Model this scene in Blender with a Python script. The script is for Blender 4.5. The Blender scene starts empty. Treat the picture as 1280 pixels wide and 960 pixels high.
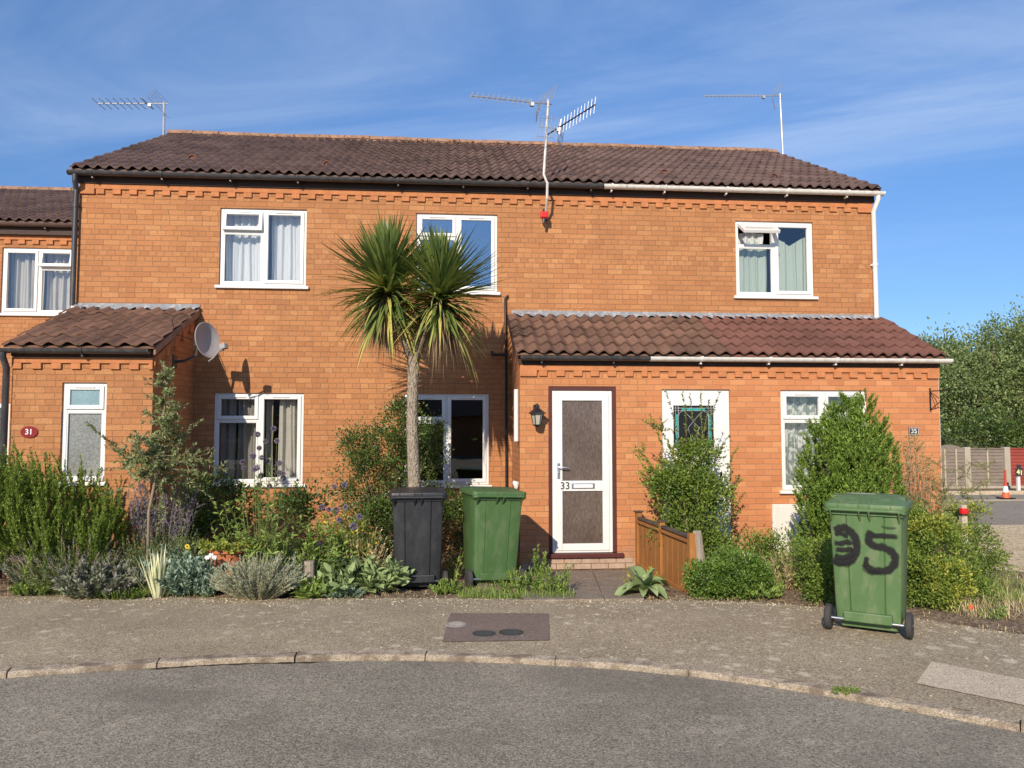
import bpy, bmesh, math, random
import numpy as np
from mathutils import Vector, Matrix, Euler
PI = math.pi
random.seed(7)
rng = np.random.default_rng(7)
SC = bpy.context.scene
COL = SC.collection

# ---------------------------------------------------------------- camera model
F = 962.0; YAW = math.radians(4.76); PIT = math.radians(3.36); HC = 1.6
def ray(px, py):
    x = (px-640)/F; y = (480-py)/F
    f = math.cos(PIT)-y*math.sin(PIT); u = math.sin(PIT)+y*math.cos(PIT)
    return (x*math.cos(YAW)+f*math.sin(YAW), f*math.cos(YAW)-x*math.sin(YAW), u)
def P(px, py, Y):
    r = ray(px, py); t = Y/r[1]
    return Vector((r[0]*t, Y, HC+r[2]*t))
def gz(y):
    return 0.0 if y < 6.5 else max(-.12, -.12*(y-6.5)/3)
def G(px, py):
    r = ray(px, py); t = -HC/r[2]
    for i in range(30): t = (gz(r[1]*t)-HC)/r[2]
    return Vector((r[0]*t, r[1]*t, gz(r[1]*t)))
def on(px, Y):                      # ground point under pixel column px at distance Y
    r = ray(px, 560); t = Y/r[1]
    return Vector((r[0]*t, Y, gz(Y)))

# ---------------------------------------------------------------- scene helpers
ORIG = {}
def thing(name, label, cat, loc=(0, 0, 0), group=None):
    o = bpy.data.objects.new(name, None); COL.objects.link(o)
    o.location = loc; o.empty_display_size = .1
    o['label'] = label; o['category'] = cat
    if group: o['group'] = group
    ORIG[o.name] = Vector(loc)
    return o
def tag(o, label, cat, group=None):
    o['label'] = label; o['category'] = cat
    if group: o['group'] = group
    return o
def link_mesh(name, me, mat, parent=None, smooth=False, local=False, bevel=0, seg=2):
    o = bpy.data.objects.new(name, me); COL.objects.link(o)
    if mat: me.materials.append(mat)
    if parent is not None:
        o.parent = parent
        org = ORIG.get(parent.name, Vector((0, 0, 0)))
        ORIG[o.name] = org
        if not local and org.length > 0: me.transform(Matrix.Translation(-org))
    else: ORIG[o.name] = Vector((0, 0, 0))
    if smooth: me.shade_smooth()
    if bevel:
        b = o.modifiers.new('bevel', 'BEVEL'); b.width = bevel; b.segments = seg; b.limit_method = 'ANGLE'
        b.angle_limit = math.radians(50)
    me.update()
    return o
class MB:
    def __init__(s): s.v = []; s.f = []
    def add(s, vs, fs):
        n = len(s.v); s.v.extend([tuple(p) for p in vs]); s.f.extend([tuple(i+n for i in f) for f in fs]); return s
    def box(s, x0, x1, y0, y1, z0, z1):
        return s.add([(x0,y0,z0),(x1,y0,z0),(x1,y1,z0),(x0,y1,z0),(x0,y0,z1),(x1,y0,z1),(x1,y1,z1),(x0,y1,z1)],
              [(0,3,2,1),(4,5,6,7),(0,1,5,4),(1,2,6,5),(2,3,7,6),(3,0,4,7)])
    def obox(s, c, size, rot=Matrix.Identity(3)):
        c = Vector(c); h = Vector(size)/2; R = rot.to_3x3() if hasattr(rot,'to_3x3') else rot
        vs = [c+R@Vector((sx*h.x, sy*h.y, sz*h.z)) for sz in (-1,1) for sx,sy in ((-1,-1),(1,-1),(1,1),(-1,1))]
        return s.add(vs, [(0,3,2,1),(4,5,6,7),(0,1,5,4),(1,2,6,5),(2,3,7,6),(3,0,4,7)])
    def tube(s, pts, r, n=8, caps=True):
        pts = [Vector(p) for p in pts]; m = len(pts)
        rs = r if isinstance(r, (list, tuple)) else [r]*m
        vs = []; fs = []
        ref = None
        for i, p in enumerate(pts):
            d = (pts[min(i+1,m-1)]-pts[max(i-1,0)]).normalized()
            if ref is None:
                ref = Vector((0,0,1)) if abs(d.z) < .9 else Vector((1,0,0))
            a = (ref - d*ref.dot(d)).normalized(); b = d.cross(a); ref = a
            for k in range(n):
                t = 2*PI*k/n; vs.append(p+(a*math.cos(t)+b*math.sin(t))*rs[i])
        for i in range(m-1):
            for k in range(n):
                k2 = (k+1) % n
                fs.append((i*n+k, i*n+k2, (i+1)*n+k2, (i+1)*n+k))
        if caps: fs.append(tuple(range(n))[::-1]); fs.append(tuple((m-1)*n+k for k in range(n)))
        return s.add(vs, fs)
    def lathe(s, prof, c=(0,0,0), axis='z', n=20, caps=True):
        c = Vector(c); vs = []; fs = []
        for (r, h) in prof:
            for k in range(n):
                t = 2*PI*k/n; a, b = r*math.cos(t), r*math.sin(t)
                vs.append(c+(Vector((a,b,h)) if axis == 'z' else Vector((h,a,b)) if axis == 'x' else Vector((b,h,a))))
        m = len(prof)
        for i in range(m-1):
            for k in range(n):
                k2 = (k+1) % n; fs.append((i*n+k, i*n+k2, (i+1)*n+k2, (i+1)*n+k))
        if caps: fs.append(tuple(range(n))[::-1]); fs.append(tuple((m-1)*n+k for k in range(n)))
        return s.add(vs, fs)
    def loft(s, rings, caps=True):
        n = len(rings[0]); vs = [p for r in rings for p in r]; fs = []
        for i in range(len(rings)-1):
            for k in range(n):
                k2 = (k+1) % n; fs.append((i*n+k, i*n+k2, (i+1)*n+k2, (i+1)*n+k))
        if caps: fs.append(tuple(range(n))[::-1]); fs.append(tuple((len(rings)-1)*n+k for k in range(n)))
        return s.add(vs, fs)
    def prism_x(s, poly, x0, x1):           # poly of (y,z)
        n = len(poly)
        vs = [(x0,y,z) for y,z in poly]+[(x1,y,z) for y,z in poly]
        fs = [tuple(range(n)), tuple(range(n,2*n))[::-1]]+[(i, i+n, (i+1)%n+n, (i+1)%n) for i in range(n)]
        return s.add(vs, fs)
    def prism_y(s, poly, y0, y1):           # poly of (x,z)
        n = len(poly)
        vs = [(x,y0,z) for x,z in poly]+[(x,y1,z) for x,z in poly]
        fs = [tuple(range(n)), tuple(range(n,2*n))[::-1]]+[(i, i+n, (i+1)%n+n, (i+1)%n) for i in range(n)]
        return s.add(vs, fs)
    def mesh(s, name):
        me = bpy.data.meshes.new(name); me.from_pydata(s.v, [], s.f); me.update()
        return me
    def build(s, name, mat, parent=None, smooth=False, local=False, bevel=0, seg=2, fix=True):
        me = s.mesh(name)
        if fix:
            bm = bmesh.new(); bm.from_mesh(me); bmesh.ops.recalc_face_normals(bm, faces=bm.faces); bm.to_mesh(me); bm.free()
        if smooth == 'auto':
            o = link_mesh(name, me, mat, parent, True, local, bevel, seg)
            me.set_sharp_from_angle(angle=math.radians(40))
            return o
        return link_mesh(name, me, mat, parent, smooth, local, bevel, seg)
def np_mesh(name, V, Fq, mat, parent=None, smooth=False):
    me = bpy.data.meshes.new(name); n = len(V); k = Fq.shape[1]
    me.vertices.add(n); me.vertices.foreach_set('co', V.astype(np.float32).ravel())
    me.loops.add(Fq.size); me.loops.foreach_set('vertex_index', Fq.astype(np.int32).ravel())
    me.polygons.add(len(Fq)); me.polygons.foreach_set('loop_start', np.arange(0, Fq.size, k, dtype=np.int32))
    me.polygons.foreach_set('loop_total', np.full(len(Fq), k, dtype=np.int32))
    me.update(calc_edges=True); me.validate()
    return link_mesh(name, me, mat, parent, smooth)

# ---------------------------------------------------------------- node helper
class NT:
    def __init__(s, name):
        s.m = bpy.data.materials.new(name); s.m.use_nodes = True; s.t = s.m.node_tree; s.t.nodes.clear()
        s.out = s.n('ShaderNodeOutputMaterial')
    def n(s, typ, **kw):
        nd = s.t.nodes.new(typ)
        for k, v in kw.items(): setattr(nd, k, v)
        return nd
    def l(s, a, b): s.t.links.new(a, b)
    def put(s, sock, v):
        if hasattr(v, 'is_output') or isinstance(v, bpy.types.NodeSocket): s.l(v, sock)
        elif isinstance(v, (tuple, list)) and len(v) == 3 and sock.type == 'RGBA': sock.default_value = (*v, 1)
        else: sock.default_value = v
    def math(s, op, a, b=None, c=None, clamp=False):
        nd = s.n('ShaderNodeMath', operation=op); nd.use_clamp = clamp
        s.put(nd.inputs[0], a)
        if b is not None: s.put(nd.inputs[1], b)
        if c is not None: s.put(nd.inputs[2], c)
        return nd.outputs[0]
    def mix(s, f, a, b, mode='MIX'):
        nd = s.n('ShaderNodeMix', data_type='RGBA', blend_type=mode)
        s.put(nd.inputs[0], f); s.put(nd.inputs[6], a); s.put(nd.inputs[7], b)
        return nd.outputs[2]
    def pos(s): return s.n('ShaderNodeNewGeometry').outputs['Position']
    def obj(s): return s.n('ShaderNodeTexCoord').outputs['Object']
    def scale(s, v, sc):
        nd = s.n('ShaderNodeVectorMath', operation='MULTIPLY'); s.l(v, nd.inputs[0]); nd.inputs[1].default_value = sc
        return nd.outputs[0]
    def noise(s, v, sc, det=3, rough=.55, col=False):
        nd = s.n('ShaderNodeTexNoise'); s.put(nd.inputs['Vector'], v); nd.inputs['Scale'].default_value = sc
        nd.inputs['Detail'].default_value = det; nd.inputs['Roughness'].default_value = rough
        return nd.outputs['Color' if col else 'Fac']
    def voro(s, v, sc, out='Distance', feat='F1', rand=1):
        nd = s.n('ShaderNodeTexVoronoi', feature=feat); s.put(nd.inputs['Vector'], v); nd.inputs['Scale'].default_value = sc
        nd.inputs['Randomness'].default_value = rand
        return nd.outputs[out]
    def ramp(s, f, stops):
        nd = s.n('ShaderNodeValToRGB'); s.put(nd.inputs[0], f); e = nd.color_ramp.elements
        while len(e) < len(stops): e.new(.5)
        for el, (p, c) in zip(e, stops):
            el.position = p; el.color = (*c, 1) if isinstance(c, (tuple, list)) else (c, c, c, 1)
        return nd.outputs[0]
    def bump(s, h, st=.5, d=.01, nrm=None):
        nd = s.n('ShaderNodeBump'); nd.inputs['Strength'].default_value = st; nd.inputs['Distance'].default_value = d
        s.put(nd.inputs['Height'], h)
        if nrm is not None: s.l(nrm, nd.inputs['Normal'])
        return nd.outputs[0]
    def bsdf(s, col, rough=.8, metal=0, spec=.5, nrm=None, **kw):
        b = s.n('ShaderNodeBsdfPrincipled'); s.put(b.inputs['Base Color'], col); s.put(b.inputs['Roughness'], rough)
        b.inputs['Metallic'].default_value = metal; b.inputs['Specular IOR Level'].default_value = spec
        if nrm is not None: s.l(nrm, b.inputs['Normal'])
        return b.outputs[0]
    def fin(s, sh): s.l(sh, s.out.inputs[0]); return s.m

def simple(name, col, rough=.6, metal=0, spec=.4, var=.15, sc=6, bump=0, bsc=60, dirt=None):
    N = NT(name); p = N.obj()
    f = N.noise(p, sc, 4)
    c = N.mix(f, tuple(x*(1-var) for x in col), tuple(min(1, x*(1+var)) for x in col))
    if dirt:
        d = N.ramp(N.noise(N.scale(p, (1,1,.35)), 14, 5, .65), [(.48, 0), (.72, 1)])
        c = N.mix(N.math('MULTIPLY', d, dirt[1]), c, dirt[0])
    nr = N.bump(N.noise(p, bsc, 4), bump, .004) if bump else None
    r = N.math('ADD', N.math('MULTIPLY', N.noise(p, sc*3, 3), .2), rough-.1)
    return N.fin(N.bsdf(c, r, metal, spec, nr))

def brick_mat(name, cols, mort, joint=.07, rustic=1.0, u0=0.0, z0=0.0, bw=.216, bh=.0715, drag=1.0, stain=1.0, headers=1.0):
    N = NT(name); p = N.pos()
    sx = N.n('ShaderNodeSeparateXYZ'); N.l(p, sx.inputs[0])
    wob = N.math('MULTIPLY', N.math('SUBTRACT', N.noise(p, 14, 4, .7), .5), .012)
    z = N.math('ADD', N.math('DIVIDE', N.math('ADD', N.math('ADD', sx.outputs[2], -z0+10), wob), bh), 0.0)
    row = N.math('FLOOR', z); fz = N.math('FRACT', z)
    u = N.math('DIVIDE', N.math('ADD', N.math('ADD', N.math('ADD', sx.outputs[0], sx.outputs[1]), -u0+50), wob), bw)
    # alternate stretcher rows, now and then a header row
    off = N.math('MULTIPLY', N.math('MODULO', row, 2), .5)
    wr = N.n('ShaderNodeTexWhiteNoise', noise_dimensions='1D'); N.l(N.math('ADD', row, 77.7), wr.inputs['W'])
    hd = N.math('MULTIPLY', N.math('GREATER_THAN', wr.outputs[0], .72), headers)
    u = N.math('MULTIPLY', u, N.math('ADD', hd, 1.0))
    wn1 = N.n('ShaderNodeTexWhiteNoise', noise_dimensions='1D'); N.l(row, wn1.inputs['W'])
    off = N.math('ADD', off, N.math('MULTIPLY', wn1.outputs[0], .12))
    u = N.math('ADD', u, off)
    colm = N.math('FLOOR', u); fu = N.math('FRACT', u)
    cv = N.n('ShaderNodeCombineXYZ'); N.l(colm, cv.inputs[0]); N.l(row, cv.inputs[1])
    wn = N.n('ShaderNodeTexWhiteNoise', noise_dimensions='2D'); N.l(cv.outputs[0], wn.inputs['Vector'])
    sw = N.n('ShaderNodeSeparateColor'); N.l(wn.outputs['Color'], sw.inputs[0])
    # joint distance
    du = N.math('MULTIPLY', N.math('MINIMUM', fu, N.math('SUBTRACT', 1.0, fu)), N.math('DIVIDE', bw*1.0, N.math('ADD', hd, 1.0)))
    dz = N.math('MULTIPLY', N.math('MINIMUM', fz, N.math('SUBTRACT', 1.0, fz)), bh)
    jn = N.math('MULTIPLY', N.math('SUBTRACT', N.noise(p, 70, 2), .5), .006)
    d = N.math('ADD', N.math('MINIMUM', du, dz), jn)
    mask = N.math('MULTIPLY', N.math('SUBTRACT', .0062, d), 1/.004, clamp=True)       # 1 in the joint
    base = N.ramp(sw.outputs[0], [(0, cols[0]), (.25, cols[1]), (.6, cols[2]), (.85, cols[3]), (1, cols[4])])
    # dragged vertical scoring on the face
    dr = N.noise(N.scale(p, (1, 1, .18)), 190, 2, .6)
    dr2 = N.noise(N.scale(p, (1, 1, .5)), 60, 3, .6)
    base = N.mix(N.math('MULTIPLY', N.ramp(dr2, [(.35, 0), (.7, 1)]), .5*drag), base, tuple(c*.8 for c in cols[1]))
    base = N.mix(N.math('MULTIPLY', N.ramp(dr, [(.48, 0), (.66, 1)]), .5*drag), base, tuple(c*.62 for c in cols[1]))
    # large soft weathering
    big = N.ramp(N.noise(p, .9, 5, .6), [(.35, 0), (.7, 1)])
    base = N.mix(N.math('MULTIPLY', big, .34*stain), base, (.27, .13, .055))
    fine = N.ramp(N.noise(p, 34, 4, .7), [(.56, 0), (.74, 1)])
    base = N.mix(N.math('MULTIPLY', fine, .42*stain), base, (.16, .085, .045))
    damp = N.math('MULTIPLY', N.math('SUBTRACT', .45, sx.outputs[2]), 2.2, clamp=True)
    base = N.mix(N.math('MULTIPLY', damp, N.math('MULTIPLY', N.ramp(N.noise(p, 4, 5, .7), [(.4, 0), (.6, 1)]), .6)), base, (.30, .20, .14))
    stv = N.ramp(N.noise(N.scale(p, (1, 1, .12)), 5, 4, .65), [(.56, 0), (.72, 1)])
    base = N.mix(N.math('MULTIPLY', stv, .28*stain), base, (.24, .12, .06))
    c = N.mix(N.math('MULTIPLY', mask, N.math('ADD', .12, N.math('MULTIPLY', N.noise(p, 5, 3), .75)), clamp=True), base, mort)
    h = N.math('ADD', N.math('MULTIPLY', mask, -1.0), N.math('MULTIPLY', dr, .55*rustic))
    h = N.math('ADD', h, N.math('MULTIPLY', sw.outputs[1], .45))
    h = N.math('ADD', h, N.math('MULTIPLY', N.noise(p, 45, 4, .7), .7*rustic))
    return N.fin(N.bsdf(c, .9, 0, .25, N.bump(h, .8, .006)))

def tile_mat(name, c0, c1, c2, lich=.5):
    N = NT(name); g = N.n('ShaderNodeNewGeometry'); p = g.outputs['Position']
    r = g.outputs['Random Per Island']
    base = N.ramp(r, [(0, c0), (.5, c1), (1, c2)])
    big = N.ramp(N.noise(p, 1.6, 5, .65), [(.4, 0), (.68, 1)])
    base = N.mix(N.math('MULTIPLY', big, .45), base, tuple(x*1.5 for x in c2))
    sp = N.ramp(N.noise(p, 38, 5, .7), [(.54, 0), (.68, 1)])
    base = N.mix(N.math('MULTIPLY', sp, .5*lich), base, (.26, .21, .16))
    sp2 = N.ramp(N.noise(p, 17, 4, .7), [(.64, 0), (.72, 1)])
    base = N.mix(N.math('MULTIPLY', sp2, .5*lich), base, (.30, .2, .09))
    vo = N.ramp(N.voro(p, 7), [(.035, 1), (.055, 0)])
    base = N.mix(N.math('MULTIPLY', vo, .7*lich), base, (.55, .5, .42))
    return N.fin(N.bsdf(base, .92, 0, .2, N.bump(N.noise(p, 60, 5, .7), .6, .006)))

def leaf_mat(name, stops, transl=.25, rough=.55, spec=.35, k=1.55):
    N = NT(name); g = N.n('ShaderNodeNewGeometry')
    c = N.ramp(g.outputs['Random Per Island'], [(i/(len(stops)-1), tuple(x*k for x in s)) for i, s in enumerate(stops)])
    v = N.noise(g.outputs['Position'], 5, 3)
    c = N.mix(N.ramp(v, [(.35, 0), (.65, .45)]), c, tuple(x*k*1.25 for x in stops[-1]))
    b = N.bsdf(c, rough, 0, spec)
    t = N.n('ShaderNodeBsdfTranslucent'); N.l(N.mix(.4, c, (.30*k, .36*k, .05*k)), t.inputs[0])
    m = N.n('ShaderNodeMixShader'); m.inputs[0].default_value = transl
    N.l(b, m.inputs[1]); N.l(t.outputs[0], m.inputs[2])
    return N.fin(m.outputs[0])

def ground_mat(name, ca, cb, cc, agg=120, specks=.35, lichen=.4, bump=.5, blotch=1.2, stain=None):
    N = NT(name); p = N.pos()
    f = N.ramp(N.noise(p, blotch, 6, .65), [(.32, 0), (.68, 1)])
    c = N.mix(f, ca, cb)
    a = N.voro(p, agg, 'Color'); sp = N.n('ShaderNodeSeparateColor'); N.l(a, sp.inputs[0])
    c = N.mix(N.ramp(sp.outputs[0], [(.3, 0), (1, .6)]), c, cc)
    c = N.mix(N.ramp(sp.outputs[1], [(.45, 0), (1, .75)]), c, tuple(x*.3 for x in ca))
    n2 = N.noise(p, 42, 4, .7)
    c = N.mix(N.ramp(n2, [(.45, 0), (.75, .5)]), c, tuple(x*.45 for x in ca))
    if lichen:
        q = N.n('ShaderNodeVectorMath', operation='ADD'); N.l(p, q.inputs[0]); N.l(N.scale(N.noise(p, 12, 3, .6, True), (.12,.12,.12)), q.inputs[1])
        lv = N.voro(q.outputs[0], 5.5); zone = N.ramp(N.noise(p, .8, 3), [(.38, 0), (.56, 1)])
        lm = N.math('MULTIPLY', N.ramp(lv, [(.16, 1), (.30, 0)]), zone)
        lm = N.math('MULTIPLY', lm, N.ramp(N.noise(p, 50, 3, .7), [(.35, 0), (.55, 1)]))
        c = N.mix(N.math('MULTIPLY', lm, lichen), c, (.60, .52, .38))
        lv2 = N.voro(q.outputs[0], 15); lm2 = N.math('MULTIPLY', N.ramp(lv2, [(.14, 1), (.24, 0)]), zone)
        c = N.mix(N.math('MULTIPLY', lm2, lichen*.8), c, (.62, .55, .42))
    if specks:
        vs = N.ramp(N.voro(p, 26), [(.055, 1), (.085, 0)])
        zz = N.ramp(N.noise(p, 2.3, 3), [(.45, 0), (.6, 1)])
        c = N.mix(N.math('MULTIPLY', N.math('MULTIPLY', vs, zz), specks), c, (.62, .58, .48))
    if stain:
        sf = N.ramp(N.noise(N.scale(p, (1, 1.6, 1)), stain[1], 4, .6), [(.5, 0), (.62, 1)])
        c = N.mix(N.math('MULTIPLY', sf, stain[2]), c, stain[0])
    h = N.math('ADD', N.math('MULTIPLY', sp.outputs[2], .5), N.noise(p, 75, 4, .7))
    return N.fin(N.bsdf(c, .95, 0, .2, N.bump(h, bump, .008)))

def glass_mat(name, tint=(.9,.95,.95), refl=1.0, rough=0.0, wob=.0):
    N = NT(name)
    nr = N.bump(N.noise(N.pos(), 2.2, 2), wob, .02) if wob else None
    gl = N.n('ShaderNodeBsdfGlossy'); gl.inputs['Roughness'].default_value = rough; gl.inputs['Color'].default_value = (.95, .97, 1, 1)
    if nr is not None: N.l(nr, gl.inputs['Normal'])
    tr = N.n('ShaderNodeBsdfTransparent'); tr.inputs[0].default_value = (*tint, 1)
    fr = N.n('ShaderNodeFresnel'); fr.inputs['IOR'].default_value = 1.5
    m = N.n('ShaderNodeMixShader'); N.l(N.math('ADD', N.math('MULTIPLY', fr.outputs[0], 1.5*refl), .05*refl, clamp=True), m.inputs[0])
    N.l(tr.outputs[0], m.inputs[1]); N.l(gl.outputs[0], m.inputs[2])
    return N.fin(m.outputs[0])

M = {}
BC = [(.43,.18,.075), (.48,.208,.088), (.52,.232,.097), (.55,.253,.107), (.60,.30,.13)]
BC2 = [(.48,.19,.079), (.53,.217,.09), (.56,.237,.098), (.585,.256,.107), (.63,.30,.126)]
BC3 = [(.48,.185,.079), (.525,.206,.087), (.55,.222,.094), (.575,.24,.103), (.61,.275,.12)]
M['brick'] = brick_mat('brick_upper', BC, (.25,.15,.085), stain=1.0)
M['brick_porch'] = brick_mat('brick_porch', BC2, (.36,.22,.13), stain=.45, drag=.6)
M['brick_red'] = brick_mat('brick_smooth', BC3, (.42,.25,.16), stain=.35, drag=.2, rustic=.4, headers=0)
M['brick_trim'] = simple('brick_trim', (.50,.20,.085), .9, var=.32, sc=11, bump=.8, bsc=90, spec=.2, dirt=((.28,.14,.08), .45))
M['tile'] = tile_mat('roof_tile_dark', (.088,.056,.049), (.115,.072,.062), (.155,.098,.083), .9)
M['tile_porch'] = tile_mat('roof_tile_brown', (.10,.058,.042), (.145,.08,.056), (.20,.11,.075), .8)
M['tile_red'] = tile_mat('roof_tile_red', (.125,.058,.045), (.15,.068,.052), (.18,.084,.064), .35)
M['ridge'] = simple('ridge_mortar', (.33,.19,.12), .95, var=.5, sc=9, bump=.8, bsc=50, dirt=((.1,.07,.05), .8))
M['upvc'] = simple('white_upvc', (.72,.72,.70), .35, var=.04, sc=3, dirt=((.55,.52,.45), .25))
M['upvc_old'] = simple('weathered_white_plastic', (.74,.73,.69), .45, var=.06, sc=5, dirt=((.38,.33,.26), .55))
M['dark_plastic'] = simple('dark_gutter_plastic', (.045,.045,.05), .42, var=.2, sc=4, spec=.5, dirt=((.13,.12,.11), .5))
M['black'] = simple('black_metal', (.012,.012,.013), .45, var=.2)
M['fascia'] = simple('dark_brown_fascia', (.05,.028,.022), .7, var=.3)
M['lead'] = simple('lead_flashing', (.25,.26,.275), .75, var=.4, sc=12, bump=.6, dirt=((.58,.58,.57), .7))
M['brown_frame'] = simple('dark_red_brown_timber', (.085,.022,.018), .5, var=.2)
M['glass'] = glass_mat('window_glass', (.965,.975,.975), .6, 0, .03)
M['glass_sky'] = glass_mat('reflecting_window_glass', (.75,.82,.85), 2.8, 0, .05)
def frosted(name, ca, cb, sc, streak):
    N = NT(name); p = N.pos()
    q = N.scale(p, (1, 1, streak))
    f = N.noise(q, sc, 4, .65)
    c = N.mix(N.ramp(f, [(.35, 0), (.65, 1)]), ca, cb)
    big = N.ramp(N.noise(p, 1.5, 3), [(.35, 0), (.7, 1)])
    c = N.mix(N.math('MULTIPLY', big, .5), c, tuple(x*.5 for x in ca))
    return N.fin(N.bsdf(c, .16, 0, .9, N.bump(f, .5, .004)))
M['frosted_brown'] = frosted('patterned_brown_glass', (.10,.07,.058), (.185,.145,.122), 75, .3)
M['frosted_grey'] = frosted('frosted_grey_glass', (.17,.175,.165), (.36,.37,.35), 60, 1)
M['frosted_blue'] = frosted('frosted_blue_glass', (.16,.27,.30), (.28,.40,.43), 60, 1)
def fabric(name, col, var=.12, lace=0):
    N = NT(name); p = N.pos()
    f = N.noise(N.scale(p, (1,1,.15)), 30, 3)
    c = N.mix(f, tuple(x*(1-var) for x in col), col)
    if lace:
        v = N.ramp(N.noise(p, 14, 2, .4), [(.48, 0), (.54, 1)])
        c = N.mix(N.math('MULTIPLY', v, lace), c, (.85,.85,.82))
    b = N.bsdf(c, .95, 0, .1)
    t = N.n('ShaderNodeBsdfTranslucent'); N.l(c, t.inputs[0])
    m = N.n('ShaderNodeMixShader'); m.inputs[0].default_value = .2; N.l(b, m.inputs[1]); N.l(t.outputs[0], m.inputs[2])
    return N.fin(m.outputs[0])
M['cur_white'] = fabric('white_curtain', (.78,.80,.82))
M['cur_grey'] = fabric('grey_curtain', (.40,.37,.34), .25)
M['cur_cream'] = fabric('cream_curtain', (.62,.58,.52), .2)
M['cur_green'] = fabric('pale_green_curtain', (.50,.58,.50), .1)
M['cur_lace'] = fabric('lace_net', (.33,.38,.36), .2, .75)
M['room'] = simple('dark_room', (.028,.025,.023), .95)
M['white_pl'] = simple('white_paint', (.8,.8,.78), .4, var=.03)
M['chrome'] = simple('brushed_metal', (.62,.62,.63), .32, metal=1, var=.1)
M['alu'] = simple('aerial_aluminium', (.45,.44,.43), .5, metal=.5, var=.3, sc=20)
M['dish'] = simple('dish_grey', (.36,.33,.32), .5, var=.08)
M['red'] = simple('red_plastic', (.62,.02,.02), .35, var=.05)
M['teal'] = simple('teal_glass', (.02,.36,.34), .25, var=.1)
M['dark_pane'] = simple('dark_glass', (.02,.022,.024), .08, var=.2, spec=.7)
M['lamp_glass'] = simple('lantern_glass', (.42,.40,.33), .15, var=.1)
M['meter'] = simple('cream_meter_box', (.70,.66,.60), .5, var=.06, dirt=((.5,.42,.33), .4))
M['terracotta'] = simple('terracotta', (.45,.15,.07), .85, var=.25, bump=.4)
M['sign_red'] = simple('dark_red_sign', (.22,.012,.012), .3, var=.05)
M['sign_slate'] = simple('slate_sign', (.045,.045,.05), .5, var=.1)
M['binblack'] = simple('black_bin_plastic', (.020,.022,.026), .42, var=.25, sc=5, spec=.5, bump=.12, bsc=300, dirt=((.08,.075,.07), .35))
M['bingreen'] = simple('green_bin_plastic', (.060,.125,.040), .5, var=.2, sc=4, spec=.4, bump=.15, bsc=300, dirt=((.15,.18,.10), .6))
M['bingreen2'] = simple('faded_green_bin_plastic', (.083,.155,.055), .5, var=.15, sc=4, spec=.4, bump=.15, bsc=300, dirt=((.20,.23,.13), .65))
M['tyre'] = simple('wheel_rubber', (.045,.043,.04), .85, var=.2)
M['road'] = ground_mat('road_asphalt', (.20,.173,.128), (.35,.305,.228), (.55,.49,.38), 130, .5, .25, .55, .55, ((.15,.128,.10), .7, .45))
M['pave'] = ground_mat('pavement_asphalt', (.30,.232,.150), (.45,.36,.24), (.68,.57,.40), 120, .8, 1.0, .6, 1.4)
M['patch'] = ground_mat('pavement_patch', (.21,.155,.125), (.25,.185,.15), (.31,.24,.20), 160, .1, 0, .3, 2)
M['kerb'] = ground_mat('kerb_concrete', (.34,.27,.19), (.48,.39,.285), (.62,.53,.40), 170, .3, .3, .6, 5, ((.15,.11,.08), 5, .8))
M['slab'] = ground_mat('slab_concrete', (.56,.445,.31), (.68,.56,.40), (.80,.69,.52), 170, .3, .2, .4, 3)
M['flag'] = ground_mat('path_flagstone', (.22,.17,.13), (.30,.24,.185), (.42,.35,.27), 150, .2, .2, .4, 3)
M['soil'] = ground_mat('garden_soil', (.14,.09,.058), (.30,.21,.135), (.44,.35,.24), 45, .3, 0, 1.0, 2.5)
M['gravel'] = ground_mat('gravel', (.66,.49,.28), (.76,.59,.36), (.86,.76,.56), 30, .3, 0, 1.0, 1.5)
M['lane'] = ground_mat('lane_asphalt', (.29,.24,.185), (.36,.305,.24), (.52,.46,.37), 90, .6, .3, .4, 1)
M['grassland'] = ground_mat('far_ground', (.10,.12,.04), (.16,.15,.07), (.2,.2,.1), 20, 0, 0, .6, .3)
M['iron'] = simple('cast_iron_cover', (.045,.05,.048), .7, var=.3, sc=30, bump=.8, bsc=120)
M['iron_pale'] = simple('worn_iron_cover', (.30,.27,.24), .8, var=.4, sc=25, bump=.8, bsc=90)
def wood_mat(name, ca, cb, vert=True, bump=.5, board=0, dirt=None):
    N = NT(name); p = N.obj()
    q = N.scale(p, (1,1,.07) if vert else (.07,.07,1))
    f = N.noise(q, 55, 4, .65)
    c = N.mix(N.ramp(f, [(.3, 0), (.7, 1)]), ca, cb)
    c = N.mix(N.ramp(N.noise(p, 2, 4), [(.4, 0), (.75, .5)]), c, tuple(x*.6 for x in ca))
    if dirt: c = N.mix(N.ramp(N.noise(p, 9, 4, .7), [(.5, 0), (.7, .7)]), c, dirt)
    return N.fin(N.bsdf(c, .85, 0, .25, N.bump(f, bump, .004)))
M['wood_orange'] = wood_mat('orange_stained_timber', (.30,.12,.035), (.42,.19,.055))
M['wood_grey'] = wood_mat('weathered_grey_timber', (.22,.18,.145), (.40,.34,.27))
M['wood_cap'] = wood_mat('dark_weathered_timber', (.06,.045,.035), (.14,.11,.085), False)
M['wood_pale'] = wood_mat('pale_timber', (.42,.35,.25), (.56,.48,.36))
M['fence_grey'] = wood_mat('grey_overlap_fence', (.17,.135,.11), (.30,.25,.21), False, .8)
M['fence_red'] = wood_mat('red_overlap_fence', (.25,.045,.035), (.36,.08,.06), False, .8)
M['concrete'] = simple('concrete_post', (.40,.35,.28), .9, var=.15, bump=.4)
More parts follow.
